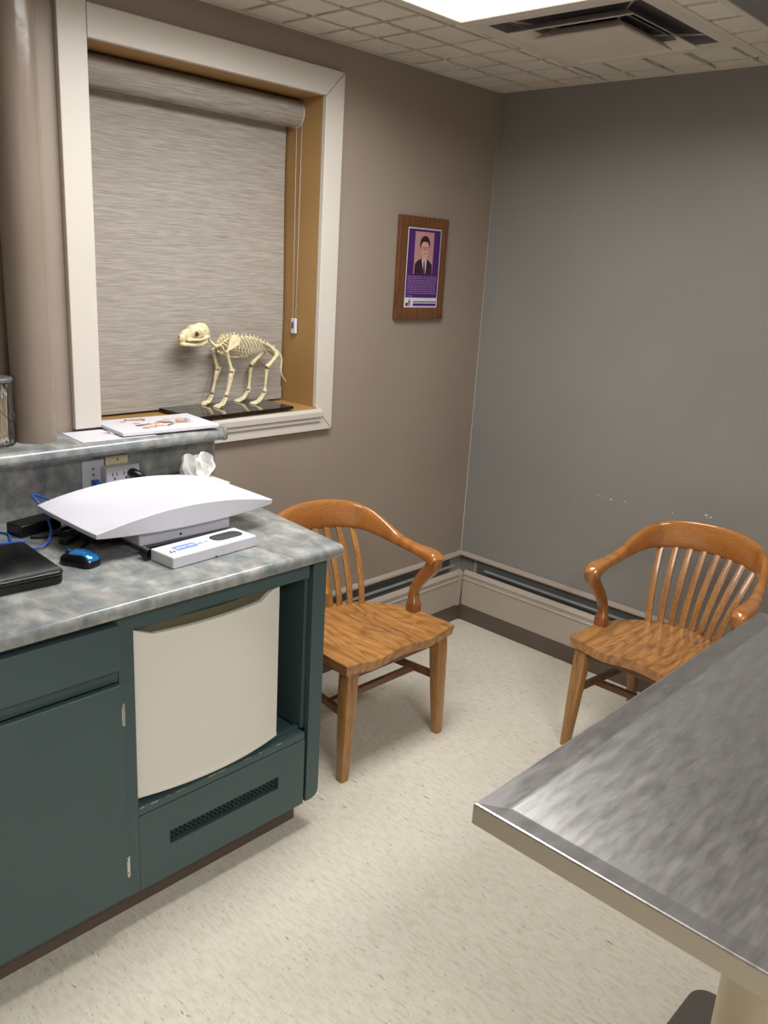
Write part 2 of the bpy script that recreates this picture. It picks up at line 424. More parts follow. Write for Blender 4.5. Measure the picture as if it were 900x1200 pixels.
obj('head_jamb', bx((WX0, 0, WZ1), (WX1, .27, WZ1+.012)), 'jamb_tan', win)
obj('sash', bx((WX0, .235, WZ0), (WX1, .262, WZ0+.05)), 'casing_white', win)

bl = thing('roller_blind', 'woven taupe roller blind pulled down over the window', 'blind', (-1.485, .14, 2.187))
b = new_bm(); n = 28; r = .047; zc = 0
prof = [(r*math.cos(2*PI*i/n), r*math.sin(2*PI*i/n)) for i in range(n)]
prism(b, prof, 0, -.444, .444); obj('roll', b, 'blind_fabric', bl, auto=40)
for s in (-1, 1):
    b = new_bm(); prism(b, [(p[0]*1.04, p[1]*1.04) for p in prof], 0, s*.4442, s*.4475); obj('end_cap', b, 'paper_grey', bl)
b = new_bm(); rows = 14; sh = []
for i in range(rows+1):
    z = .0 - (1.046)*i/rows; y = .045 + .004*math.sin(i*.5)
    if i == 0: y = .045
    sh.append((y, z))
for (y0, z0), (y1, z1) in zip(sh[:-1], sh[1:]):
    A = [b.verts.new(p) for p in ((-.444, y0, z0), (.441, y0, z0), (.441, y1, z1), (-.444, y1, z1))]
    C_ = [b.verts.new(p) for p in ((-.444, y0+.0015, z0), (.441, y0+.0015, z0), (.441, y1+.0015, z1), (-.444, y1+.0015, z1))]
    b.faces.new(A); b.faces.new(C_[::-1]); b.faces.new((A[1], C_[1], C_[2], A[2])); b.faces.new((A[0], A[3], C_[3], C_[0]))
obj('fabric', b, 'blind_fabric', bl)
obj('bottom_hem', bx((-.444, .040, -1.050), (.441, .0425, -1.0)), 'blind_fabric', bl, bevel=.001)
for dy in (-.046, -.016):
    b = new_bm(); nb = 74
    for i in range(nb):
        z = -.03 - .70*i/nb
        ellipsoid(b, (.438 - .001*math.sin(i), dy + (.006 if dy < -.03 else -.006)*i/nb, z), (.0016,)*3, u=6, v=4)
    sweep(b, [(.438, dy, -.02, .0007), (.438, dy + (.006 if dy < -.03 else -.006), -.735, .0007)], n=4)
    o = obj('bead_chain', b, 'paper_grey', bl, smooth=True); o['kind'] = 'stuff'
obj('chain_weight', bx((.431, -.044, -.785), (.443, -.018, -.728)), 'paper', bl, bevel=.003)
o = obj('clip', bx((.4285, -.036, -.765), (.431, -.026, -.742)), 'grey_ink', bl)

# ------------------------------------------------------------------ baseboard heaters
def heater(name, label, L, loc, rot):
    """runs along local +x from 0 to L, wall at y=0, front at -y"""
    h = thing(name, label, 'heater', loc, rot, 'baseboard heaters')
    def ext(nm, pts, m, x0=0, x1=L, mitre=False, **k):
        b = new_bm(); prism(b, pts, 0, x0, x1); return obj(nm, b, m, h, **k)
    ext('back_panel', [(-.001, .085), (-.006, .085), (-.006, .298), (-.024, .302), (-.028, .309), (-.026, .317), (-.001, .321)], 'heater_taupe')
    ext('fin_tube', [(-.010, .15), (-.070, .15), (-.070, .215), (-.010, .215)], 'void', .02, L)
    ext('damper', [(-.036, .272), (-.050, .268), (-.0505, .2705), (-.0365, .2755)], 'fin_metal', .09, L)
    ext('slot_shadow_plate', [(-.0062, .235), (-.012, .235), (-.012, .292), (-.0062, .292)], 'dull_metal', .02, L)
    ext('front_cover', [(-.082, .085), (-.090, .083), (-.0905, .212), (-.0945, .216), (-.0945, .220), (-.0905, .224), (-.0905, .238), (-.0945, .242), (-.0935, .247), (-.086, .256), (-.074, .261), (-.074, .257), (-.084, .250), (-.0865, .24)], 'heater_taupe')
    ext('toe_board', [(-.0, .0005), (-.088, .0005), (-.088, .083), (0, .083)], 'kick_brown')
    return h
h1 = heater('baseboard_heater', 'long taupe baseboard heater under the grey wall, behind the right chair', 3.85, (0, -.0955, 0), (0, 0, -PI/2))
h2 = heater('baseboard_heater', 'taupe baseboard heater along the window wall behind the left chair', 1.59, (-1.6875, 0, 0), (0, 0, 0))
for ch in list(h2.children):      # the back piece runs into the corner
    pass
b = new_bm(); prism(b, [(-.078, .082), (-.0935, .080), (-.0975, .215), (-.0975, .244), (-.088, .262), (-.074, .264)], 0, 1.565, 1.590)
obj('joint_cover', b, 'heater_taupe', h2)
# corner infill behind both heaters
b = new_bm()
box(b, (1.59, -.006, .085), (1.6865, -.001, .298)); prism(b, [(-.001, .298), (-.006, .298), (-.024, .302), (-.028, .309), (-.026, .317), (-.001, .321)], 0, 1.59, 1.6865)
obj('corner_back', b, 'heater_taupe', h2)
b = new_bm(); prism(b, [(-.001, .298), (-.006, .298), (-.024, .302), (-.028, .309), (-.026, .317), (-.001, .321)], 0, -.0675, 0)
obj('corner_lip', b, 'heater_taupe', h1)
obj('elbow_pipe', sweep(new_bm(), [(1.58, -.045, .19, .011), (1.64, -.045, .19, .011), (1.645, -.05, .19, .011), (1.645, -.094, .19, .011)], n=10), 'dull_metal', h2, smooth=True)
b = new_bm(); box(b, (1.59, -.0945, .0005), (1.6865, -.007, .083)); obj('corner_filler', b, 'kick_brown', h2)

# ------------------------------------------------------------------ plaque
pq = thing('wall_plaque', 'wooden plaque with a purple print and a portrait of a man in a suit', 'plaque', (-.4605, 0, 1.67))
obj('board', bx((-.150, -.020, -.203), (.150, -.001, .203)), 'plaque_wood', pq, bevel=.003)
for z0, z1 in ((.168, .205), (-.205, -.168)):
    obj('end_strip', bx((-.1508, -.0215, z0), (.1508, -.001, z1)), 'plaque_wood', pq, bevel=.003)
def flat(nm, pts, y, m, par=pq, kind=None):
    b = new_bm(); prism(b, pts, 1, y-.0004, y); o = obj(nm, b, m, par)
    if kind: o['kind'] = kind
    return o
def rc(x0, z0, x1, z1): return [(x0, z0), (x1, z0), (x1, z1), (x0, z1)]
flat('print_border', rc(-.104, -.158, .104, .160), -.0200, 'paper'); flat('print', rc(-.100, -.118, .100, .156), -.0205, 'purple')
flat('band', rc(-.100, -.154, .100, -.119), -.0206, 'paper')
flat('photo', rc(-.060, -.022, .058, .146), -.0210, 'portrait_bg')
ell = lambda cx, cz, rx, rz, k=18: [(cx+rx*math.cos(2*PI*i/k), cz+rz*math.sin(2*PI*i/k)) for i in range(k)]
po = flat('portrait', [(-.056, -.022), (-.054, .018), (-.040, .030), (-.018, .040), (.020, .040), (.040, .028), (.054, .016), (.056, -.022)], -.0215, 'suit')
flat('shirt', [(-.014, .042), (.004, -.020), (.014, -.020), (.018, .042)], -.0220, 'paper', po)
flat('tie', [(-.002, .032), (.006, .032), (.012, -.020), (-.001, -.020)], -.0225, 'tie', po)
flat('neck', rc(-.012, .034, .014, .060), -.0226, 'skin', po)
flat('hair', ell(.001, .098, .031, .033), -.0230, 'hair', po); flat('face', ell(.001, .080, .025, .036), -.0235, 'skin', po)
flat('fringe', [(-.026, .092), (-.022, .115), (.0, .126), (.022, .116), (.028, .092), (.020, .106), (-.012, .108)], -.0240, 'hair', po)
b = new_bm()
for cx in (-.009, .011):
    for (a, c, d, e) in ((cx-.009, .084, cx+.009, .0855), (cx-.009, .074, cx+.009, .0752), (cx-.009, .0752, cx-.0078, .084), (cx+.0078, .0752, cx+.009, .084)):
        prism(b, rc(a, c, d, e), 1, -.0246, -.0241)
obj('glasses', b, 'hair', po); flat('mouth', rc(-.007, .060, .010, .062), -.0243, 'tie', po)
b = new_bm()
for i in range(10):
    z = -.034 - i*.0075; x = -.092
    while x < .085:
        wd = random.uniform(.006, .02); prism(b, rc(x, z, min(x+wd, .092), z+.0032), 1, -.0212, -.0207); x += wd+.0035
x = -.092; prism(b, rc(-.092, -.113, -.060, -.110), 1, -.0212, -.0207)
o = obj('text_lines', b, 'purple_text', pq); o['kind'] = 'stuff'
b = new_bm(); x = -.05
prism(b, rc(-.050, -.152, .098, -.141), 1, -.0212, -.0208); prism(b, rc(-.096, -.152, -.082, -.139), 1, -.0212, -.0208)
while x < .090:
    wd = random.uniform(.005, .012); prism(b, rc(x, -.138, x+wd, -.132), 1, -.0212, -.0208); x += wd+.003
obj('band_lettering', b, 'purple', pq)
flat('crest', [(-.084, -.152), (-.064, -.152), (-.066, -.136), (-.074, -.122), (-.082, -.136)], -.0212, 'portrait_bg'); flat('crest_ring', ell(-.074, -.135, .005, .007), -.0217, 'grey_ink')

# ------------------------------------------------------------------ base cabinet
YF = -.805
cab = thing('base_cabinet', 'dark teal painted base cabinet with a cut-out bay for the small refrigerator', 'cabinet', (-2.2, YF, 0))
def cb(nm, a, b_, m='teal', bev=.0015, par=None):
    off = Vector((-2.2, YF, 0)); A = tuple(Vector(a)-off); B = tuple(Vector(b_)-off)
    return obj(nm, bx(A, B), m, par or cab, bevel=bev)
XE = -1.684                      # right end of the cabinet
XS = -3.32
# end panel with a rounded lower front corner
b = new_bm(); off = Vector((-2.2, YF, 0))
pts = [(-.002, .885), (-.002, .10)] + []
pr = [(XE+2.2-.05, .885), (XE+2.2, .885), (XE+2.2, .128), (XE+2.2-.004, .113), (XE+2.2-.014, .104), (XE+2.2-.03, .10), (XE+2.2-.05, .10)]
prism(b, pr, 1, 0, .02); obj('corner_stile', b, 'teal', cab, bevel=.0015)
cb('end_panel', (XE-.022, YF+.0205, .10), (XE, -.02, .885))
cb('top_rail', (-2.295, YF+.004, .832), (-1.7452, YF+.022, .885))
cb('stile', (-2.337, YF, .10), (-2.2955, YF+.022, .885))
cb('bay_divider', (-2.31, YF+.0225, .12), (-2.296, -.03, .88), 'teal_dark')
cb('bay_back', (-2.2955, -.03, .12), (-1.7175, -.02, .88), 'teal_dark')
cb('bay_liner', (-1.7445, YF+.0225, .346), (-1.7175, -.035, .88), 'teal')
cb('bay_floor', (-2.2955, YF+.001, .322), (-1.7455, -.035, .345), bev=.003)
cb('shelf_lip', (-2.2952, YF+.03, .3452), (-1.7458, YF+.05, .352), bev=.002)
# lower panel with slot (four pieces joined into one mesh)
b = new_bm(); g0, g1, h0, h1_ = -2.207+2.2, -1.844+2.2, .196, .237
box(b, (-2.2955+2.2, 0, .10), (-1.7455+2.2, .02, h0)); box(b, (-2.2955+2.2, 0, h1_), (-1.7455+2.2, .02, .3218))
box(b, (-2.2955+2.2, 0, h0), (g0, .02, h1_)); box(b, (g1, 0, h0), (-1.7455+2.2, .02, h1_))
bmesh.ops.remove_doubles(b, verts=b.verts, dist=1e-5)
obj('lower_panel', b, 'teal', cab)
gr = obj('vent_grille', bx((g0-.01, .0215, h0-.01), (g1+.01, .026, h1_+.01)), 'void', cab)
b = new_bm(); nn = 26
for r_i in range(3):
    z0 = h0+.0005+r_i*.0135
    for i in range(nn):
        x0 = g0+(g1-g0)*i/nn; x1 = g0+(g1-g0)*(i+1)/nn; xm = (x0+x1)/2
        sweep(b, [(x0, .008, z0, .0013), (xm, .009, z0+.0135, .0013), (x1, .008, z0, .0013)], n=4)
o = obj('expanded_mesh', b, 'teal', gr); o['kind'] = 'stuff'
# chipped paint edge along the bay
b = new_bm(); random.seed(3)
x = -.09
while x < .42:
    wd = random.uniform(.004, .03)
    if random.random() < .6:
        box(b, (x, -.0005, .3436+random.uniform(-.0006, .0009)), (x+wd, .0012, .3454))
    x += wd+random.uniform(.004, .03)
o = obj('paint_chips', b, 'chip_grey', cab); o['kind'] = 'stuff'
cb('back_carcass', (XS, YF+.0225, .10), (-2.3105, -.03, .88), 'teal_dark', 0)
cb('toe_kick', (XS, -.74, .0005), (-1.722, -.05, .0995), 'kick_brown')
for i in range(2):
    x1 = -2.341 - i*.47; x0 = x1 - .43
    cb('drawer', (x0, YF-.02, .752), (x1, YF-.0005, .865), bev=.003)
    d = cb('door', (x0, YF-.02, .125), (x1, YF-.0005, .714), bev=.003)
    cb('face_rail', (x0-.02, YF, .7145), (x1+.003, YF+.022, .7515)); cb('face_rail', (x0-.02, YF, .101), (x1+.003, YF+.022, .1245))
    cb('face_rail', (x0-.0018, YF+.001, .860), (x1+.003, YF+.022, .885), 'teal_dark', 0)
    cb('stile', (x0-.04, YF+.0002, .10), (x0-.002, YF+.0222, .885))
    for z in (.625, .195):
        bb = new_bm(); ox = x1+2.2
        box(bb, (ox+.002, -.0025, z-.03), (ox+.016, -.0003, z+.03)); lathe(bb, [(.0035, -.022), (.0035, .022)], (ox+.004, -.006, z), 8)
        box(bb, (ox+.008, -.006, z-.03), (ox+.012, -.0025, z-.018)); box(bb, (ox+.008, -.006, z+.018), (ox+.012, -.0025, z+.03))
        obj('hinge', bb, 'chrome', d)

# refrigerator in the bay
fr = thing('mini_refrigerator', 'off-white mini refrigerator with a dark scooped handle, set into the teal cabinet', 'refrigerator', (-2.066, -.55, .346))
obj('body', bx((-.215, -.20, .004), (.205, .40, .468)), 'appliance_cream', fr, bevel=.006)
b = new_bm(); nx = 18; X0, X1 = -.226, .224
def dfront(x): return -.238 - .030*(1-((x-(X0+X1)/2)/((X1-X0)/2))**2)
outl = [(X0, -.202)] + [(X0+(X1-X0)*i/nx, dfront(X0+(X1-X0)*i/nx)) for i in range(nx+1)] + [(X1, -.202)]
def ztop(x):      # the scooped handle dips into the top of the door
    u = (x+.215)/.40
    if u < 0 or u > 1: return .480
    e = min(u, 1-u)/.09
    return .480 - .020*min(1, max(0, e))**.7
zb = .030
T = [b.verts.new((x, y, ztop(x) if 0 < i < len(outl)-1 else .480)) for i, (x, y) in enumerate(outl)]; B_ = [b.verts.new((x, y, zb)) for x, y in outl]
nn = len(outl)
for i in range(nn-1): b.faces.new((T[i], T[i+1], B_[i+1], B_[i]))
TB = [b.verts.new((x, -.202, T[i].co.z)) for i, (x, y) in enumerate(outl)]; BB = [b.verts.new((x, -.202, zb)) for i, (x, y) in enumerate(outl)]
for i in range(1, nn-2): b.faces.new((T[i], T[i+1], TB[i+1], TB[i]))
for i in range(1, nn-2): b.faces.new((B_[i], B_[i+1], BB[i+1], BB[i]))
for i in range(1, nn-2): b.faces.new((TB[i], TB[i+1], BB[i+1], BB[i]))
dr = obj('door', b, 'appliance_cream', fr, auto=45)
b = new_bm()
prism(b, [(x, y*1.0-.0015) for x, y in outl[1:-1]] + [(X1, -.21), (X0, -.21)], 2, .020, .0298)
obj('lower_rim', b, 'appliance_cream', fr)
b = new_bm()
ks = [-.212+.394*i/16 for i in range(17)]
prism(b, [(x, dfront(x)+.012) for x in ks] + [(.182, -.205), (-.212, -.205)], 2, .450, .4855)
obj('handle_scoop', b, 'handle_olive', dr)

# ------------------------------------------------------------------ countertop and raised ledge
CT = .92
b = new_bm()
def slab(b, outline, z0, z1, r, seg=5):
    """slab with a rounded front/right nosing: rings inset along the outline normal"""
    n = len(outline); rings = []
    prof = [(0, z0)] + [(r*(1-math.cos(t*PI/2/seg)) if False else 0, z0) for t in ()]
    lv = [(.004, z0), (0, z0+.004)] + [(r-r*math.cos(PI/2*i/seg), z1-r+r*math.sin(PI/2*i/seg)) for i in range(seg+1)]
    for ins, z in lv:
        ring = []
        for i in range(n):
            p0, p1, p2 = Vector(outline[i-1]), Vector(outline[i]), Vector(outline[(i+1) % n])
            d1 = (p1-p0).normalized(); d2 = (p2-p1).normalized()
            n1 = Vector((-d1.y, d1.x)); n2 = Vector((-d2.y, d2.x)); nn_ = (n1+n2)
            nn_ = nn_/max(.3, nn_.dot(n1)) if nn_.length > 1e-6 else n1
            q = p1 + nn_*ins; ring.append(b.verts.new((q.x, q.y, z)))
        rings.append(ring)
    for A, C_ in zip(rings[:-1], rings[1:]):
        for i in range(n): b.faces.new((A[i], A[(i+1) % n], C_[(i+1) % n], C_[i]))
    b.faces.new(rings[0][::-1]); b.faces.new(rings[-1])
xf, yf = -1.643, -.838
cor = [(xf-.018+.018*math.cos(t), yf+.018+.018*math.sin(t)) for t in [math.radians(-90+15*i) for i in range(7)]]
slab(b, [(XS-.02, yf)] + cor + [(-1.572, -.112), (XS-.02, -.112)], .886, CT, .014)
tag(obj('countertop', b, 'laminate', auto=50), 'mottled grey-green laminate countertop on the teal cabinet', 'countertop')
led = thing('raised_ledge', 'raised laminate ledge and backsplash with rounded nosing against the window wall', 'ledge', (-1.58, -.11, .92))
obj('backsplash', bx((XS-.02+1.58, .001, -.034), (.008, .109, .1745)), 'laminate', led)
b = new_bm(); n_ = 10; pf = [(.109, .175), (-.072, .175)] + [(-.072-.02*math.sin(PI*i/n_), .175+.020*(1-math.cos(PI*i/n_))) for i in range(n_+1)] + [(.109, .215)]
prism(b, pf, 0, XS-.02+1.58, -.022)
obj('ledge_shelf', b, 'laminate', led, auto=50)
b = new_bm()      # rounded right end of the shelf
cen = (-.022, .0)
endp = [(-.022, -.092), (-.010, -.090), (.0, -.083), (.006, -.07), (.008, -.05), (.008, .109), (-.022, .109)]
slab(b, endp, .1752, .2148, .010, 4); obj('ledge_end', b, 'laminate', led, auto=50)

# ------------------------------------------------------------------ painted pipe
pp = struct('trim_4', lathe(new_bm(), [(.058, 1.1355), (.058, 2.418)], (-2.166, -.064, 0), 36), 'pipe_paint', auto=50)
tag(pp, 'thick taupe-painted vertical pipe standing on the ledge', 'pipe'); pp.name = 'vertical_pipe'; del pp['kind']

# ------------------------------------------------------------------ outlets
OY = -.1092
pl = thing('wall_jack', 'white wall plate with a blue network plug in it', 'wall plate', (-2.019, OY-.001, 1.008))
obj('plate', bx((-.036, -.005, -.058), (.036, .0, .058)), 'white_plastic', pl, bevel=.002)
for z in (.030, .012):
    b = new_bm(); prism(b, ell(0, z, .004, .004, 10), 1, -.0062, -.004); obj('screw', b, 'dull_metal', pl)
b = new_bm(); box(b, (-.009, -.022, -.022), (.011, -.005, -.003)); box(b, (-.006, -.034, -.021), (.008, -.022, -.006)); obj('network_plug', b, 'blue_plug', pl, bevel=.001)
pl = thing('wall_outlet', 'cream outlet plate half hidden by the white six-way adapter', 'outlet', (-1.938, OY-.001, 1.012))
obj('plate', bx((-.040, -.005, -.058), (.036, .0, .058)), 'cream_plastic', pl, bevel=.002)
b = new_bm(); prism(b, ell(0, .046, .0035, .0035, 10), 1, -.006, -.004); obj('screw', b, 'dull_metal', pl)
ad = thing('outlet_adapter', 'white multi-socket adapter plugged in behind the scale', 'adapter', (-1.938, OY-.0065, 1.000))
obj('case', bx((-.058, -.034, -.055), (.056, -.0, .045)), 'white_plastic', ad, bevel=.004)
for cx in (-.030, .008):
    obj('slot', bx((cx-.008, -.0352, .016), (cx-.0055, -.0338, .027)), 'void', ad); obj('slot', bx((cx+.0055, -.0352, .017), (cx+.008, -.0338, .026)), 'void', ad)
    obj('ground_hole', prism(new_bm(), ell(cx, .008, .003, .003, 8), 1, -.0352, -.0338), 'void', ad)
b = new_bm(); box(b, (-.053, -.0352, -.02), (-.047, -.0338, -.012)); obj('switch', b, 'grey_ink', ad)
pg = thing('power_plug', 'black power plug pushed into the white adapter', 'plug', (-1.912, OY-.041, 1.022))
sweep(b := new_bm(), [(0, .0, 0, .012, .014), (.002, -.012, -.001, .014, .016), (.012, -.028, -.006, .011, .012), (.028, -.038, -.016, .006, .006)], n=10, k=3)
obj('plug_body', b, 'black', pg, smooth=True)
obj('cable', sweep(new_bm(), [(.028, -.038, -.016, .003), (.04, -.044, -.04, .003), (.035, -.03, -.068, .003), (.0, -.02, -.0775, .003)], n=6, k=5), 'black', pg, smooth=True)

# ------------------------------------------------------------------ scale
sc = thing('baby_scale', 'white scale with a wide curved weighing tray on the countertop', 'scale', (-1.985, -.425, CT))
hl, hw, nx, ny = .285, .168, 28, 16
b = new_bm(); top = []; bot = []
for i in range(nx+1):
    u = -1+2*i/nx; rt, rb = [], []
    for j in range(ny+1):
        v = -1+2*j/ny
        arc = (1-u*u)
        zt = .080 + .036*arc*abs(v)**3.2 - .004*arc*(1-v*v) + .002*u*u
        zbm = .068 - .014*arc - .0*abs(v)
        xo = u*hl*(1-.012*abs(v)**4); yo = v*hw*(1-.03*abs(u)**6)
        rt.append(b.verts.new((xo*.992, yo*.985, zt))); rb.append(b.verts.new((xo*.985, yo*.97, zbm)))
    top.append(rt); bot.append(rb)
for i in range(nx):
    for j in range(ny):
        b.faces.new((top[i][j], top[i+1][j], top[i+1][j+1], top[i][j+1])); b.faces.new((bot[i][j], bot[i][j+1], bot[i+1][j+1], bot[i+1][j]))
for i in range(nx):
    b.faces.new((top[i][0], bot[i][0], bot[i+1][0], top[i+1][0])); b.faces.new((top[i][ny], top[i+1][ny], bot[i+1][ny], bot[i][ny]))
for j in range(ny):
    b.faces.new((top[0][j], top[0][j+1], bot[0][j+1], bot[0][j])); b.faces.new((top[nx][j], bot[nx][j], bot[nx][j+1], top[nx][j+1]))
obj('tray', b, 'white_plastic', sc, bevel=.003)
obj('base', bx((-.145, -.135, .014), (.145, .12, .0535)), 'white_plastic', sc, bevel=.006)
obj('base_skirt', bx((-.140, -.130, .006), (.140, .115, .0138)), 'dull_metal', sc, bevel=.001)
for x in (-.115, .115):
    for y in (-.105, .09):
        obj('foot', lathe(new_bm(), [(.017, .0003), (.018, .004), (.017, .012)], (x, y, 0), 16), 'black', sc)
b = new_bm(); prism(b, ell(-.02, .028, .004, .003, 10), 1, -.1365, -.134); obj('level_bubble', b, 'black', sc)
dp = thing('scale_display', 'long white scale readout unit with a dark screen, in front of the scale', 'display', (-1.997, -.664, CT), (0, 0, math.radians(4)))
obj('case', bx((-.139, -.047, .0003), (.139, .047, .032)), 'white_plastic', dp, bevel=.004)
b = new_bm(); prism(b, rrect(-.132, -.030, .128, .036, .006), 2, .032, .0324); pf_ = obj('label_plate', b, 'paper_grey', dp)
b = new_bm(); prism(b, rrect(-.098, -.014, -.03, .018, .003), 2, .0324, .0327); obj('label_print', b, 'blue_print', dp)
b = new_bm(); prism(b, rrect(.022, -.022, .122, .026, .022), 2, .0324, .0329); obj('screen', b, 'lcd', dp)
b = new_bm()
for x, y, w_, h_ in ((-.026, -.006, .016, .008), (-.004, -.004, .012, .007)): prism(b, rc(x, y, x+w_, y+h_), 2, .0324, .0328)
obj('button', b, 'blue_print', dp)
b = new_bm(); prism(b, [(-.128, -.024), (-.100, -.024), (-.103, .002), (-.128, .004)], 2, .0325, .0328); obj('logo_patch', b, 'paper', dp)
b = new_bm()
for pts in ([(-.124, -.018), (-.120, -.018), (-.112, -.004), (-.117, -.002)], [(-.112, -.018), (-.108, -.018), (-.105, -.008), (-.109, -.006)], [(-.118, -.012), (-.106, -.013), (-.106, -.016), (-.118, -.016)]):
    prism(b, pts, 2, .0328, .0330)
obj('logo_mark', b, 'grey_ink', dp)
b = new_bm()
for x, wd in ((-.092, .016), (-.073, .012), (-.055, .018)): prism(b, rc(x, .0, x+wd, .006), 2, .0327, .0329)
obj('lettering', b, 'paper', dp)
obj('front_tab', bx((-.004, -.0482, .0005), (.002, -.0468, .006)), 'grey_ink', dp)
b = new_bm(); random.seed(5)       # coiled lead between scale and display
path = []
for i in range(61):
    a = i/60*2*PI*7; path.append((-2.142+.018*math.cos(a)*.6, -.598-.0005*i, CT+.017+.012*math.sin(a), .0028))
sweep(b, path, n=6, k=2)
tag(obj('coiled_lead', b, 'black', smooth=True), 'black coiled lead between the scale base and its readout unit', 'cable')

# ------------------------------------------------------------------ tissue box
tb = thing('tissue_box', 'cream tissue box with a white tissue sticking up, behind the scale', 'tissue box', (-1.705, -.235, CT))
obj('carton', bx((-.058, -.060, .0004), (.060, .115, .062)), 'appliance_cream', tb, bevel=.002)
b = new_bm(); random.seed(11)
def fold(x0, x1, y0, y1, z0_, h_, amp, ph, n=14, m_=8):
    """one upright crumpled ply of tissue"""
    G = []
    for i in range(n+1):
        u = i/n; row = []
        for j in range(m_+1):
            t_ = j/m_; sp_ = .55+.45*min(1, t_*1.7)
            x = (x0+x1)/2+(u-.5)*(x1-x0)*sp_+.003*math.sin(9*t_+ph); y = y0+(y1-y0)*u+amp*(.4+t_)*math.sin(8*u+ph+2.2*t_)+.004*math.sin(21*u+5*t_)
            z = z0_+h_*t_*(1+.10*math.sin(3.1*u*PI+ph)-.08*u)
            row.append(b.verts.new((x, y, z)))
        G.append(row)
    for i in range(n):
        for j in range(m_): b.faces.new((G[i][j], G[i+1][j], G[i+1][j+1], G[i][j+1]))
fold(-.064, .044, .012, .020, .055, .092, .010, .3); fold(-.058, .052, .030, .022, .055, .084, .008, 2.1); fold(-.030, .058, .002, .036, .055, .062, .009, 4.0); fold(-.060, -.01, .036, .004, .055, .080, .007, 1.2)
obj('tissue', b, 'tissue', tb, auto=35)

# ------------------------------------------------------------------ laptop, mouse, power brick, cables
lp = thing('laptop', 'closed glossy black laptop lying on the countertop by the mouse', 'laptop', (-2.55, -.51, CT), (0, 0, math.radians(-3)))
b = new_bm(); prism(b, rrect(-.18, -.125, .18, .13, .018), 2, .004, .020); obj('base', b, 'black', lp, bevel=.002)
b = new_bm(); prism(b, rrect(-.182, -.127, .182, .132, .02), 2, .0215, .033); obj('lid', b, 'gloss_black', lp, bevel=.004)
b = new_bm(); prism(b, rrect(-.176, -.121, .176, .126, .016), 2, .0198, .0217); obj('seam', b, 'void', lp)
for x in (-.15, .15):
    for y in (-.1, .1): obj('foot', lathe(new_bm(), [(.008, .0003), (.008, .0045)], (x, y, 0), 10), 'void', lp)
b = new_bm()
for x in (.145, .155): box(b, (x, -.1268, .0245), (x+.005, -.1262, .028))
obj('indicator', b, 'chrome', lp)

ms = thing('computer_mouse', 'small black mouse with a glossy blue shell', 'mouse', (-2.288, -.545, CT), (0, 0, math.radians(25)))
def mouse_bm(k0, zlo, zhi, sc_):
    b = new_bm(); rings = []; L, W_, H_ = .050, .031, .036
    for i in range(37):
        t = i/36*PI; y = -math.cos(t)*L; r = math.sin(t)**.55; rings.append((y, r))
    g = []
    for y, r in rings:
        ring = []
        hgt = H_*(.72+.28*math.cos((y+.012)/L*1.3))
        for j in range(49):
            a = PI*j/48; ca, sa = math.cos(a), math.sin(a)
            x = W_*r*math.copysign(abs(ca)**.75, ca)*sc_*(1-.10*math.cos(y/L*PI)); z = .001 + hgt*min(1, r*1.05)*abs(sa)**.75*sc_
            ring.append(b.verts.new((x, y*sc_, z)))
        g.append(ring)
    for A, C_ in zip(g[:-1], g[1:]):
        for j in range(48): b.faces.new((A[j], A[j+1], C_[j+1], C_[j]))
        b.faces.new((A[0], C_[0], C_[48], A[48]))
    return b
mat('mouse_blue', (34, 120, 190), .12, .3, coat=.6)
b = mouse_bm(0, 0, 0, 1.0); obj('body', b, 'black', ms, smooth=True)
b = mouse_bm(0, 0, 0, 1.02)
dead = [f for f in b.faces if not (abs(f.calc_center_median().x) < .0205 and f.calc_center_median().z > .018 and f.calc_center_median().y < .018)]
bmesh.ops.delete(b, geom=dead, context='FACES'); obj('shell', b, 'mouse_blue', ms, smooth=True)
b = mouse_bm(0, 0, 0, 1.015)
dead = [f for f in b.faces if not (.004 < abs(f.calc_center_median().x) < .022 and f.calc_center_median().z > .012 and f.calc_center_median().y > .018)]
bmesh.ops.delete(b, geom=dead, context='FACES'); obj('button', b, 'black', ms, smooth=True)
b = new_bm(); prism(b, [(.033+.009*math.cos(2*PI*i/14), .024+.009*math.sin(2*PI*i/14)) for i in range(14)], 0, -.003, .003); obj('scroll_wheel', b, 'mouse_blue', ms)

pb = thing('power_brick', 'black laptop power brick among the cables left of the scale', 'power adapter', (-2.262, -.235, CT), (0, 0, math.radians(12)))
obj('case', bx((-.065, -.032, .0004), (.065, .032, .034)), 'black', pb, bevel=.004)
obj('lead', sweep(new_bm(), [(.065, 0, .016, .005), (.085, -.004, .014, .004), (.11, -.02, .006, .003), (.12, -.06, .004, .003), (.06, -.085, .004, .003), (-.02, -.075, .004, .003), (-.05, -.05, .004, .003)], n=6, k=5), 'black', pb, smooth=True)
def cable(name, pts, r, m, label):
    b = new_bm(); sweep(b, [(*p, r) for p in pts], n=8, k=8)
    return tag(obj(name, b, m, smooth=True), label, 'cable', 'black cables on the counter' if name == 'black_cable' else None)
z0 = CT+.0035
cable('network_cable', [(-2.018, -.146, .994), (-2.05, -.17, .945), (-2.14, -.19, .955), (-2.215, -.205, 1.0), (-2.262, -.235, 1.022), (-2.255, -.275, .995), (-2.262, -.335, .950), (-2.305, -.392, CT+.012), (-2.345, -.385, z0+.001), (-2.36, -.34, z0), (-2.35, -.285, z0), (-2.335, -.225, z0), (-2.38, -.18, z0), (-2.43, -.21, z0), (-2.40, -.29, z0+.001), (-2.345, -.318, z0+.004), (-2.325, -.322, z0+.004)], .0033, 'blue_plug', 'blue network cable looping up from behind the laptop to the wall plate')
random.seed(21)
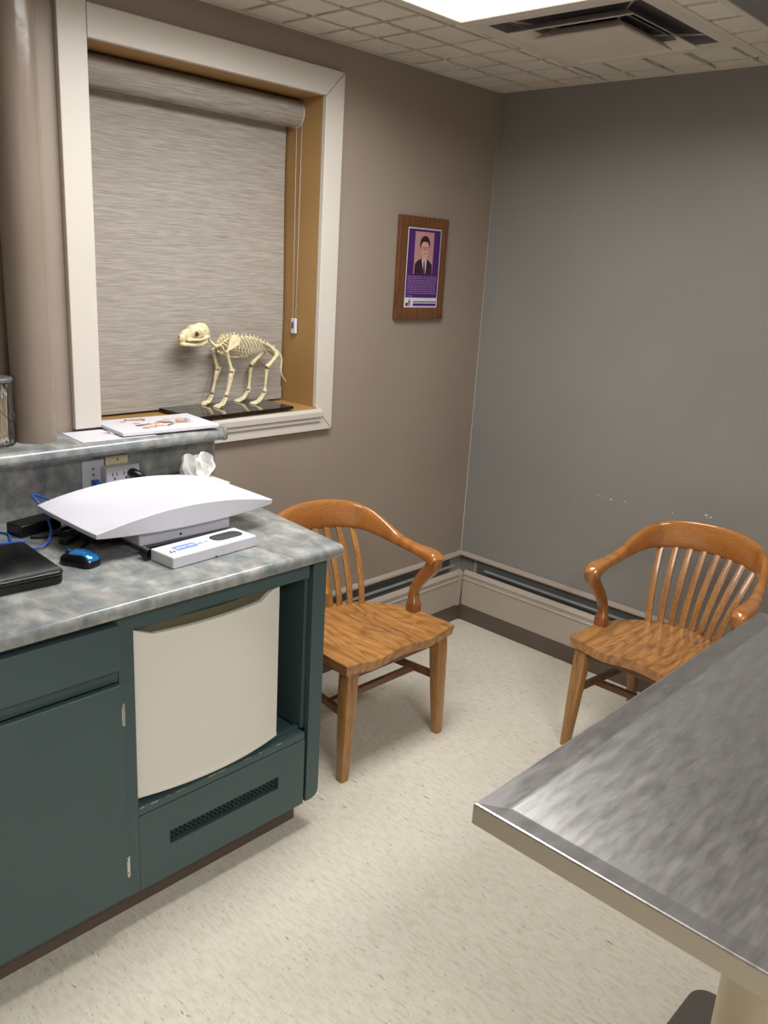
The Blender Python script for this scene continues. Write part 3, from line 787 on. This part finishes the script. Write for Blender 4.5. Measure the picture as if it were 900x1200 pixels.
def snake(cx, cy, rx, ry, n, zb=0):
    return [(cx+rx*math.cos(i*1.55+random.uniform(-.3, .3))*random.uniform(.6, 1), cy+ry*math.sin(i*1.55)*random.uniform(.6, 1), z0+zb+random.uniform(0, .009)) for i in range(n)]
cable('black_cable', snake(-2.185, -.325, .075, .055, 22, .002), .0034, 'black', 'tangled thin black cable heaped beside the power brick')
cable('black_cable', snake(-2.150, -.405, .075, .06, 18, .004), .0036, 'black', 'coiled black cable lying half under the scale tray')
cable('black_cable', [(-2.02, -.20, z0), (-2.07, -.23, z0+.01), (-2.12, -.25, z0), (-2.16, -.27, z0+.006), (-2.21, -.335, z0+.004), (-2.19, -.40, z0), (-2.235, -.445, z0), (-2.243, -.462, z0+.001)], .0025, 'black', 'thin black cable with a small plug ending behind the mouse')
ck = thing('cable_connector', 'flat black connector block on the counter between laptop and scale', 'connector', (-2.232, -.378, CT), (0, 0, .5))
obj('housing', bx((-.03, -.013, .0004), (.03, .013, .014)), 'black', ck, bevel=.003)
obj('tail', sweep(new_bm(), [(.03, 0, .006, .004), (.05, .002, .005, .003), (.07, .02, .004, .0028)], n=6, k=4), 'black', ck, smooth=True)

# ------------------------------------------------------------------ magazines on the ledge
LZ = 1.1355
def curl_sheet(b, w_, h_, z, th, curl=0, n=8):
    T_, Bm = [], []
    for i in range(n+1):
        u = i/n; x = -w_/2+w_*u; dz = curl*(u**3)
        T_.append([b.verts.new((x, -h_/2, z+th+dz)), b.verts.new((x, h_/2, z+th+dz))]); Bm.append([b.verts.new((x, -h_/2, z+dz)), b.verts.new((x, h_/2, z+dz))])
    for i in range(n):
        b.faces.new((T_[i][0], T_[i+1][0], T_[i+1][1], T_[i][1])); b.faces.new((Bm[i][0], Bm[i][1], Bm[i+1][1], Bm[i+1][0]))
        b.faces.new((T_[i][0], Bm[i][0], Bm[i+1][0], T_[i+1][0])); b.faces.new((T_[i][1], T_[i+1][1], Bm[i+1][1], Bm[i][1]))
    for e in (0, n): b.faces.new((T_[e][0], T_[e][1], Bm[e][1], Bm[e][0]))
p1 = thing('printed_sheet', 'loose white printed sheet lying on the ledge under the magazine', 'paper', (-1.955, -.105, LZ), (0, 0, math.radians(-4)))
b = new_bm(); curl_sheet(b, .235, .155, .0003, .0008); obj('sheet', b, 'paper', p1)
b = new_bm(); prism(b, [(.0, .02), (.04, .035), (.07, .01), (.10, .0), (.08, -.02), (.05, -.01), (.02, .0), (-.02, .022)], 2, .0012, .0014); obj('ink_drawing', b, 'grey_ink', p1)
m0 = thing('magazine', 'folded brochure with a pinkish edge, under the white magazine', 'magazine', (-1.84, -.085, LZ+.0014), (0, 0, math.radians(-20)), 'magazines on the ledge')
b = new_bm(); curl_sheet(b, .20, .12, 0, .003); obj('pages', b, 'paper_grey', m0)
m1 = thing('magazine', 'white magazine with brown animal sketches on its cover, beside the skeleton base', 'magazine', (-1.775, -.080, LZ+.0050), (0, 0, math.radians(-5)), 'magazines on the ledge')
b = new_bm(); curl_sheet(b, .33, .215, 0, .010, .002); obj('pages', b, 'paper', m1, bevel=.001)
random.seed(4)
for k in range(16):
    cx, cy = random.uniform(-.11, .13), random.uniform(-.07, .075); b = new_bm()
    pts = [(cx+random.uniform(-.03, .03), cy+random.uniform(-.018, .018), .0107, .0009, .0016) for _ in range(6)]
    sweep(b, pts, ref=(0, 0, 1), n=4, k=4); obj('sketch_line', b, ('brown_ink', 'orange_ink', 'grey_ink')[k % 3], m1)
for k in range(8):
    cx, cy = -.09+.028*k, random.uniform(-.05, .07); b = new_bm()
    prism(b, [(cx+.016*random.uniform(.6, 1)*math.cos(t), cy+.012*random.uniform(.6, 1)*math.sin(t)) for t in [i*PI/4 for i in range(8)]], 2, .0105, .0109)
    obj('sketch_patch', b, 'orange_ink', m1)

# ------------------------------------------------------------------ jar of cotton swabs
jr = thing('swab_jar', 'clear glass jar of wooden cotton swabs at the left edge of the ledge', 'jar', (-2.280, -.080, LZ))
b = new_bm(); lathe(b, [(.040, .0005), (.044, .004), (.045, .02), (.045, .17), (.046, .178), (.0435, .178), (.0425, .17), (.0425, .02), (.040, .008), (.01, .007)], n=32); obj('glass', b, 'clear', jr, auto=40)
obj('lid', lathe(new_bm(), [(.046, .1785), (.047, .180), (.047, .187), (.044, .190), (.012, .191)], n=28), 'dull_metal', jr, auto=40)
random.seed(9); b = new_bm(); b2 = new_bm()
for i in range(46):
    a = random.uniform(0, 2*PI); rr = .034*math.sqrt(random.random()); a2 = a+random.uniform(-.6, .6); r2 = min(.036, rr+random.uniform(0, .01))
    p0 = (rr*math.cos(a)*.8, rr*math.sin(a)*.8, .012); p1_ = (r2*math.cos(a2), r2*math.sin(a2), .15+random.uniform(-.01, .012))
    sweep(b, [(*p0, .0012), (*p1_, .0012)], n=5)
    for p in (p0, p1_): ellipsoid(b2, p, (.0028, .0028, .007), u=6, v=5)
o = obj('sticks', b, 'swab_stick', jr); o['kind'] = 'stuff'
o = obj('cotton_tips', b2, 'cotton', jr, smooth=True); o['kind'] = 'stuff'
obj('wire_ring', sweep(new_bm(), [(.0462*math.cos(t), .0462*math.sin(t), .095+.028*math.sin(2*t), .0009) for t in [2*PI*i/40 for i in range(41)]], n=5), 'black', jr)

# ------------------------------------------------------------------ skeleton on its board
O = Vector((-1.37, .09, WZ0))
sk = thing('cat_skeleton', 'articulated cat skeleton standing on a black board on the window sill', 'skeleton', tuple(O))
def L3(p): return (p[0]-O.x, p[1]-O.y, p[2]-O.z)
b = new_bm(); prism(b, [(-1.600-O.x, -.045-O.y), (-1.155-O.x, -.028-O.y), (-1.157-O.x, .176-O.y), (-1.612-O.x, .172-O.y)], 2, .0062, .0165)
obj('base_board', b, 'gloss_black', sk, bevel=.0015)
for x in (-1.55, -1.19):
    for y in (-.005, .15): obj('pad', lathe(new_bm(), [(.008, .0003), (.008, .0062)], (x-O.x, y-O.y, 0), 12), 'void', sk)
def bone(nm, rows, par=sk, k=5, n=8, m='bone', ref=None):
    if nm in ('upper_foreleg', 'forearm', 'thigh', 'shin', 'toe', 'pelvis', 'rib', 'heel'): rows = [(*r_[:3], *[q*1.18 for q in r_[3:]]) for r_ in rows]
    b = new_bm(); sweep(b, [(*L3(r[:3]), *r[3:]) for r in rows], n=n, k=k, ref=ref); return obj(nm, b, m, par, smooth=True)
YM = .115
# skull: joined volumes remeshed to one surface, orbits pressed in
b = new_bm()
for c, r in (((-1.474, YM, 1.416), (.034, .028, .031)), ((-1.503, YM, 1.417), (.029, .024, .024)), ((-1.530, YM, 1.405), (.027, .017, .021)), ((-1.550, YM, 1.394), (.016, .014, .018)), ((-1.455, YM, 1.398), (.018, .020, .016)), ((-1.52, YM, 1.389), (.024, .017, .008))):
    ellipsoid(b, L3(c), r, u=20, v=14)
for s in (-1, 1):
    sweep(b, [(*L3((x, YM+s*y, z)), r) for x, y, z, r in ((-1.537, .013, 1.388, .006), (-1.518, .024, 1.390, .0055), (-1.496, .031, 1.391, .005), (-1.475, .030, 1.395, .005), (-1.458, .022, 1.399, .006))], n=8, k=3)
    sweep(b, [(*L3((x, YM+s*y, z)), r) for x, y, z, r in ((-1.512, .017, 1.424, .005), (-1.500, .025, 1.419, .0035), (-1.494, .029, 1.410, .003))], n=6, k=3)
skull = obj('skull', b, 'bone', sk, smooth=True)
rm = skull.modifiers.new('r', 'REMESH'); rm.mode = 'VOXEL'; rm.voxel_size = .0022
dg = bpy.context.evaluated_depsgraph_get(); me = bpy.data.meshes.new_from_object(skull.evaluated_get(dg))
skull.modifiers.clear(); skull.data = me
for v in me.vertices:
    for s in (-1, 1):
        c = Vector(L3((-1.498, YM+s*.021, 1.409))); d = (v.co-c).length
        if d < .0135 and abs(v.co.y+O.y-YM) < .026: v.co.y -= s*.012*(1-(d/.0135)**3)
    c = Vector(L3((-1.564, YM, 1.398))); d = (v.co-c).length
    if d < .006: v.co.x += .006*(1-(d/.006)**2)
for p in me.polygons: p.use_smooth = True
for s in (-1, 1):
    b = new_bm(); ellipsoid(b, L3((-1.497, YM+s*.0125, 1.409)), (.0095, .004, .0095), u=12, v=8); obj('eye_socket', b, 'bone_gap', skull, smooth=True)
b = new_bm(); ellipsoid(b, L3((-1.561, YM, 1.397)), (.004, .004, .004), u=8, v=6); obj('nose_opening', b, 'bone_gap', skull, smooth=True)
b = new_bm()
for s in (-1, 1):
    sweep(b, [(*L3((x, YM+s*y, z)), ra, rb) for x, y, z, ra, rb in ((-1.462, .024, 1.396, .004, .003), (-1.470, .023, 1.381, .009, .0035), (-1.490, .020, 1.374, .008, .004), (-1.520, .015, 1.372, .007, .0045), (-1.548, .009, 1.374, .007, .005), (-1.558, .002, 1.376, .007, .005))], ref=(0, 0, 1), n=8, k=4)
jaw = obj('lower_jaw', b, 'bone', sk, smooth=True)
b = new_bm()
for s in (-1, 1):
    for x, y, z, h, r in ((-1.556, .006, 1.381, -.011, .0022), (-1.553, .0085, 1.375, .011, .002), (-1.540, .012, 1.380, -.006, .002), (-1.530, .014, 1.380, -.006, .0024), (-1.520, .016, 1.380, -.006, .0026), (-1.534, .013, 1.371, .006, .002), (-1.522, .014, 1.371, .006, .0022)):
        p = L3((x, YM+s*y, z)); sweep(b, [(*p, r), (p[0], p[1], p[2]+h, .0003)], n=6)
obj('teeth', b, 'paper', skull, smooth=True)
# spine
sp = cr([(-1.446, YM, 1.398), (-1.428, YM, 1.376), (-1.405, YM, 1.362), (-1.388, YM, 1.368), (-1.357, YM, 1.386), (-1.312, YM, 1.393), (-1.254, YM, 1.390), (-1.205, YM, 1.374), (-1.165, YM, 1.352), (-1.140, YM, 1.342)], 3)
for i, p in enumerate(sp):
    a, c = Vector(sp[max(0, i-1)]), Vector(sp[min(len(sp)-1, i+1)]); T = (c-a).normalized(); up = Vector((-T.z, 0, T.x))
    if up.z < 0: up = -up
    b = new_bm(); P = Vector(L3(p)); ln = .0048
    sweep(b, [(*(P-T*ln), .0055), (*(P-T*ln*.3), .004), (*(P+T*ln*.3), .004), (*(P+T*ln), .0055)], n=8)
    hgt = .020 if 8 <= i <= 14 else (.013 if i > 14 else .007)
    lean = -T if i > 16 else T
    sweep(b, [(*(P+up*.003), .0035, .0018), (*(P+up*hgt+lean*.004), .0022, .0014)], ref=tuple(T), n=6)
    sd = .012 if i > 17 else .006
    for s in (-1, 1): sweep(b, [(*P, .0025), (*(P+Vector((0, s*sd, 0))-T*.003-up*.002), .0014)], n=5)
    obj('vertebra', b, 'bone', sk, smooth=True)
bone('tail', [(-1.140, YM, 1.342, .005), (-1.123, YM-.005, 1.333, .004), (-1.110, YM-.01, 1.308, .0035), (-1.118, YM-.018, 1.266, .0028), (-1.114, YM-.022, 1.243, .002), (-1.094, YM-.022, 1.219, .001)])
# ribs and sternum
bone('sternum', [(-1.400, YM, 1.345, .004), (-1.375, YM, 1.331, .0045), (-1.325, YM, 1.321, .004), (-1.262, YM, 1.320, .003)])
for i in range(12):
    t = i/11; xs = -1.398+.150*t; zs = 1.366+.026*min(1, t*2.4)-.004*max(0, t-.6)
    xe = -1.388+.135*t+.012; ze = 1.338-.018*min(1, t*1.5)+(.010*max(0, t-.7)/.3); wd = .020+.016*min(1, t*2)
    for s in (-1, 1):
        bone('rib', [(xs, YM+s*.003, zs, .0022), (xs+.008, YM+s*wd*.75, zs-.004, .0021), (xs+.014+.01*t, YM+s*wd, zs-.026, .002), (xs+.012+.008*t, YM+s*wd*.8, (zs+ze)/2-.012, .0019), (xe, YM+s*.006, ze, .0017)], n=5, k=4)
# limbs
def leg_front(s, dx, paw):
    y = YM+s*.036
    b = new_bm(); pts = [L3(p) for p in ((-1.358+dx, YM+s*.022, 1.404), (-1.325+dx, YM+s*.022, 1.404), (-1.318+dx, YM+s*.028, 1.376), (-1.350+dx, YM+s*.034, 1.360), (-1.386+dx, YM+s*.038, 1.346), (-1.372+dx, YM+s*.030, 1.378))]
    A = [b.verts.new((p[0], p[1]-.0012, p[2])) for p in pts]; B2 = [b.verts.new((p[0], p[1]+.0012, p[2])) for p in pts]
    b.faces.new(A); b.faces.new(B2[::-1])
    for i in range(6): b.faces.new((A[i], A[(i+1) % 6], B2[(i+1) % 6], B2[i]))
    obj('shoulder_blade', b, 'bone', sk)
    bone('upper_foreleg', [(-1.388+dx, y, 1.350, .0085), (-1.384+dx, y, 1.338, .006), (-1.375+dx, y, 1.308, .0048), (-1.368+dx, y, 1.286, .0065), (-1.366+dx, y, 1.277, .0078)])
    b = new_bm(); sweep(b, [(*L3((-1.366+dx, y, 1.270)), .0078, .0078), (*L3((-1.368+dx, y, 1.273)), .0079, .0079)], n=10); obj('elbow_gap', b, 'bone_gap', sk)
    bone('forearm', [(-1.360+dx, y, 1.278, .004), (-1.369+dx, y, 1.262, .0072), (-1.376+dx, y, 1.235, .0045), (-1.383+dx, y, 1.205, .0045), (-1.388+dx, y, 1.190, .0066)])
    bone('ulna', [(-1.353+dx, y, 1.283, .004), (-1.359+dx, y, 1.262, .003), (-1.372+dx, y+s*.003, 1.225, .0022), (-1.381+dx, y+s*.003, 1.192, .0022)])
    b = new_bm(); sweep(b, [(*L3((-1.388+dx, y, 1.186)), .0060), (*L3((-1.389+dx, y, 1.182)), .0058)], n=10); obj('wrist_gap', b, 'bone_gap', sk)
    for t in range(4):
        o_ = (t-1.5)*.0058
        bone('toe', [(-1.390+dx, y+o_*.6, 1.181, .0040), (-1.400+dx, y+o_, 1.164, .0030), (-1.408+dx-.001*abs(t-1.5), y+o_*1.3, 1.1555, .0034), (-1.420+dx-.001*abs(t-1.5), y+o_*1.5, 1.1545, .0028), (-1.427+dx, y+o_*1.6, 1.1500, .0030), (-1.436+dx, y+o_*1.7, 1.1475, .0016)], n=6, k=3)
leg_front(-1, 0, 0); leg_front(1, -.010, 0)
def leg_hind(s, dx):
    y = YM+s*.036
    bone('pelvis', [(-1.185, YM+s*.013, 1.366, .0045, .003), (-1.165, YM+s*.017, 1.352, .005, .003), (-1.145, YM+s*.020, 1.334, .006, .004), (-1.128, YM+s*.016, 1.318, .0045, .003)], ref=(0, 0, 1))
    bone('thigh', [(-1.148+dx, y-s*.012, 1.330, .0075), (-1.154+dx, y-s*.004, 1.322, .0065), (-1.176+dx, y, 1.304, .0055), (-1.196+dx, y, 1.288, .0078), (-1.202+dx, y, 1.283, .0080)])
    b = new_bm(); sweep(b, [(*L3((-1.202+dx, y, 1.279)), .0080), (*L3((-1.203+dx, y, 1.276)), .0080)], n=10); obj('knee_gap', b, 'bone_gap', sk)
    bone('shin', [(-1.201+dx, y, 1.274, .0080), (-1.203+dx, y, 1.262, .006), (-1.206+dx, y, 1.235, .0044), (-1.209+dx, y, 1.206, .0044), (-1.212+dx, y, 1.192, .0064)])
    bone('heel', [(-1.203+dx, y, 1.196, .0042), (-1.210+dx, y, 1.186, .005), (-1.217+dx, y, 1.179, .0045)])
    b = new_bm(); sweep(b, [(*L3((-1.212+dx, y, 1.189)), .0058), (*L3((-1.213+dx, y, 1.186)), .0058)], n=10); obj('ankle_gap', b, 'bone_gap', sk)
    for t in range(4):
        o_ = (t-1.5)*.0054
        bone('toe', [(-1.214+dx, y+o_*.6, 1.184, .0038), (-1.226+dx, y+o_*.9, 1.170, .0028), (-1.238+dx, y+o_*1.1, 1.1575, .0032), (-1.250+dx, y+o_*1.4, 1.1535, .0028), (-1.262+dx, y+o_*1.6, 1.1500, .0030), (-1.270+dx, y+o_*1.7, 1.1475, .0016)], n=6, k=3)
leg_hind(-1, 0); leg_hind(1, -.020)
bone('support_rod', [(-1.452, .15, 1.1455, .001), (-1.425, .14, 1.24, .001), (-1.402, .125, 1.345, .001)], m='dull_metal')

# ------------------------------------------------------------------ oak armchairs
def make_chair(label, loc, rz):
    c = thing('oak_armchair', label, 'chair', loc, (0, 0, rz), 'oak armchairs by the walls')
    # saddle seat: outline in (u, v), v runs back from the front edge
    NU, NV = 30, 26; b = new_bm()
    def halfw(v):
        if v < .16: return .257 - .005*(v/.16)
        t = (v-.16)/.265; t = min(1, t)
        return .252*math.sqrt(max(0, 1-t**2.6))*.62+.252*.38*(1-t**1.6)
    vs = [.0, .012, .03, .055, .085, .12] + [.16+.265*math.sin(PI/2*i/18) for i in range(0, 19)]
    T_, Bt = [], []
    for v in vs:
        hw_ = max(.006, halfw(v)); rt, rb = [], []
        for j in range(NU+1):
            s = -1+2*j/NU; u = hw_*math.sin(s*PI/2*.999); a = abs(u)/.25
            front = max(0, 1-v/.26)
            thigh = .015*math.exp(-((abs(u)-.125)/.062)**2)*front**.8
            bowl = .010*math.exp(-((v-.21)/.13)**2)*max(0, 1-a**2.2)
            z = .440-thigh-bowl
            vf = v - (.006*(1-a*a) if v == 0 else 0)
            rt.append(b.verts.new((u, vf, z)))
            zb_ = .402 - (.012*math.exp(-((abs(u)-.13)/.07)**2))*front
            rb.append(b.verts.new((u*.975, vf+(.006 if v < .01 else 0)-(.008 if v > .38 else 0), zb_)))
        T_.append(rt); Bt.append(rb)
    nv = len(vs)-1
    for i in range(nv):
        for j in range(NU):
            b.faces.new((T_[i][j], T_[i][j+1], T_[i+1][j+1], T_[i+1][j])); b.faces.new((Bt[i][j], Bt[i+1][j], Bt[i+1][j+1], Bt[i][j+1]))
    for i in range(nv):
        b.faces.new((T_[i][0], T_[i+1][0], Bt[i+1][0], Bt[i][0])); b.faces.new((T_[i][NU], Bt[i][NU], Bt[i+1][NU], T_[i+1][NU]))
    for j in range(NU):
        b.faces.new((T_[0][j], Bt[0][j], Bt[0][j+1], T_[0][j+1])); b.faces.new((T_[nv][j], T_[nv][j+1], Bt[nv][j+1], Bt[nv][j]))
    obj('seat', b, 'oak_seat', c, auto=38)
    # apron
    b = new_bm()
    for a_, c_ in (((-.20, .022, .372), (.20, .040, .400)), ((-.20, .34, .372), (.20, .358, .400))): box(b, a_, c_)
    for s in (-1, 1): box(b, (s*.205-.009, .040, .372), (s*.205+.009, .34, .400))
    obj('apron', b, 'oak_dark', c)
    # legs
    def leg(u0, v0, u1, v1, w0, w1, m='oak_upright'):
        b = new_bm(); sweep(b, [(u0, v0, .398, w0, w0), (u0+(u1-u0)*.12, v0+(v1-v0)*.12, .35, w0*1.04, w0*1.04), (u0+(u1-u0)*.25, v0+(v1-v0)*.25, .30, w0, w0), (u0+(u1-u0)*.6, v0+(v1-v0)*.6, .16, w0*.86, w0*.86), (u1, v1, 0.0005, w1, w1)], ref=(1, 0, 0), n=12, power=7)
        obj('leg', b, m, c, auto=30)
    for s in (-1, 1):
        leg(s*.214, .036, s*.232, .024, .024, .0155); leg(s*.165, .335, s*.185, .455, .021, .015)
    # stretchers: a side rail from front to rear leg each side, one cross rail
    def st(p, q_, h_, t_):
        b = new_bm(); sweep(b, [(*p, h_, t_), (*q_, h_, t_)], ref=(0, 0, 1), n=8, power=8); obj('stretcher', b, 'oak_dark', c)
    for s in (-1, 1): st((s*.217, .045, .235), (s*.178, .385, .235), .014, .008)
    st((-.207, .135, .236), (.207, .135, .236), .013, .009)
    # bow: crest rail running into the arms
    half = [(.264, .112, .643, .018, .023), (.2675, .127, .651, .027, .028), (.269, .150, .660, .0255, .029), (.269, .198, .666, .0195, .026), (.265, .25, .672, .0185, .022), (.256, .305, .684, .0225, .018), (.243, .37, .708, .034, .015), (.213, .44, .738, .046, .0135), (.163, .487, .755, .0525, .013), (.09, .515, .763, .0565, .013), (0, .526, .766, .0575, .013)]
    full = [(-x, y, z, a_, b_) for x, y, z, a_, b_ in half] + [h_ for h_ in half[:-1]][::-1]
    b = new_bm(); sweep(b, full, ref=(0, 0, 1), n=16, power=3.2, k=5); obj('crest_rail', b, 'oak_rail', c, auto=60)
    # S-shaped arm supports with square foot block
    for s in (-1, 1):
        b = new_bm()
        sweep(b, [(s*.238, .190, .436, .023, .026), (s*.238, .190, .462, .023, .026), (s*.240, .194, .482, .019, .020), (s*.243, .198, .505, .0165, .018), (s*.250, .192, .535, .0165, .020), (s*.258, .174, .570, .0175, .023), (s*.265, .150, .602, .0195, .0255), (s*.268, .133, .628, .0225, .028), (s*.269, .131, .650, .0245, .0275), (s*.269, .137, .665, .022, .022)], ref=(1, 0, 0), n=14, power=3.4, k=4)
        obj('arm_support', b, 'oak_arm', c, auto=60)
    # eight back slats, fanned and slightly bent
    for i in range(8):
        t = -1+2*i/7; ub = .128*t; vb = .402-.050*t*t; ut = .180*t
        # rail centre at that u
        vt = .526-.030*abs(ut/.163)**2.2; zt = .766-.012*abs(ut/.163)**2; ht = .0575-.005*abs(ut/.163)
        b = new_bm()
        sweep(b, [(ub, vb, .432, .0120, .005), (ub+(ut-ub)*.25, vb+(vt-vb)*.16, .51, .0120, .005), (ub+(ut-ub)*.6, vb+(vt-vb)*.50, .61, .0120, .005), (ut, vt-.001, zt-ht+.012, .0120, .005)], ref=(1, 0, 0), n=8, power=7, k=4)
        obj('slat', b, 'oak_upright', c, auto=30)
    return c
cl = make_chair('oak armchair with slatted back beside the counter, under the window wall', (-1.229, -.724, 0), math.radians(-1.2))
cl.scale = (1.04, 1, 1)
make_chair('oak armchair against the grey wall, partly behind the steel table', (-.708, -1.315, 0), math.radians(-89.2))

# ------------------------------------------------------------------ stainless exam table
tx0, tx1, ty0, ty1, tz = -2.238, -.99, -2.40, -1.762, .85
et = thing('exam_table', 'stainless steel exam table with a raised rim on a cream column', 'table', (-1.615, -2.08, 0))
def TL(x, y, z): return (x+1.615, y+2.08, z)
b = new_bm(); rings = []
for ins, z in ((0, tz-.038), (0, tz-.003), (.0015, tz-.0006), (.004, tz), (.006, tz-.0005), (.042, tz-.008), (.046, tz-.0085)):
    rings.append([b.verts.new(TL(x, y, z)) for x, y in ((tx0+ins, ty0+ins), (tx1-ins, ty0+ins), (tx1-ins, ty1-ins), (tx0+ins, ty1-ins))])
for k, (A, C_) in enumerate(zip(rings[:-1], rings[1:])):
    for i in range(4): b.faces.new((A[i], A[(i+1) % 4], C_[(i+1) % 4], C_[i])).material_index = 1 if k < 1 else 0
b.faces.new(rings[-1])
lip = [b.verts.new(TL(x, y, tz-.038)) for x, y in ((tx0+.02, ty0+.02), (tx1-.02, ty0+.02), (tx1-.02, ty1-.02), (tx0+.02, ty1-.02))]
for i in range(4): b.faces.new((rings[0][i], lip[i], lip[(i+1) % 4], rings[0][(i+1) % 4])).material_index = 1
lip2 = [b.verts.new((v.co.x, v.co.y, tz-.012)) for v in lip]
for i in range(4): b.faces.new((lip[i], lip2[i], lip2[(i+1) % 4], lip[(i+1) % 4])).material_index = 1
b.faces.new(lip2)
obj('steel_top', b, ['brushed_steel', 'steel_edge'], et)
obj('under_frame', bx(TL(-1.86, -2.26, .775), TL(-1.42, -1.90, .8375)), 'base_brown', et)
obj('column', lathe(new_bm(), [(.052, .0405), (.052, .775)], TL(-1.665, -2.085, 0), 28), 'enamel_column', et, auto=40)
b = new_bm(); prism(b, [(x+1.615, y+2.08) for x, y in rrect(-1.905, -2.245, -1.435, -1.922, .045)], 2, .0005, .040); obj('base_plate', b, 'base_brown', et, bevel=.006)
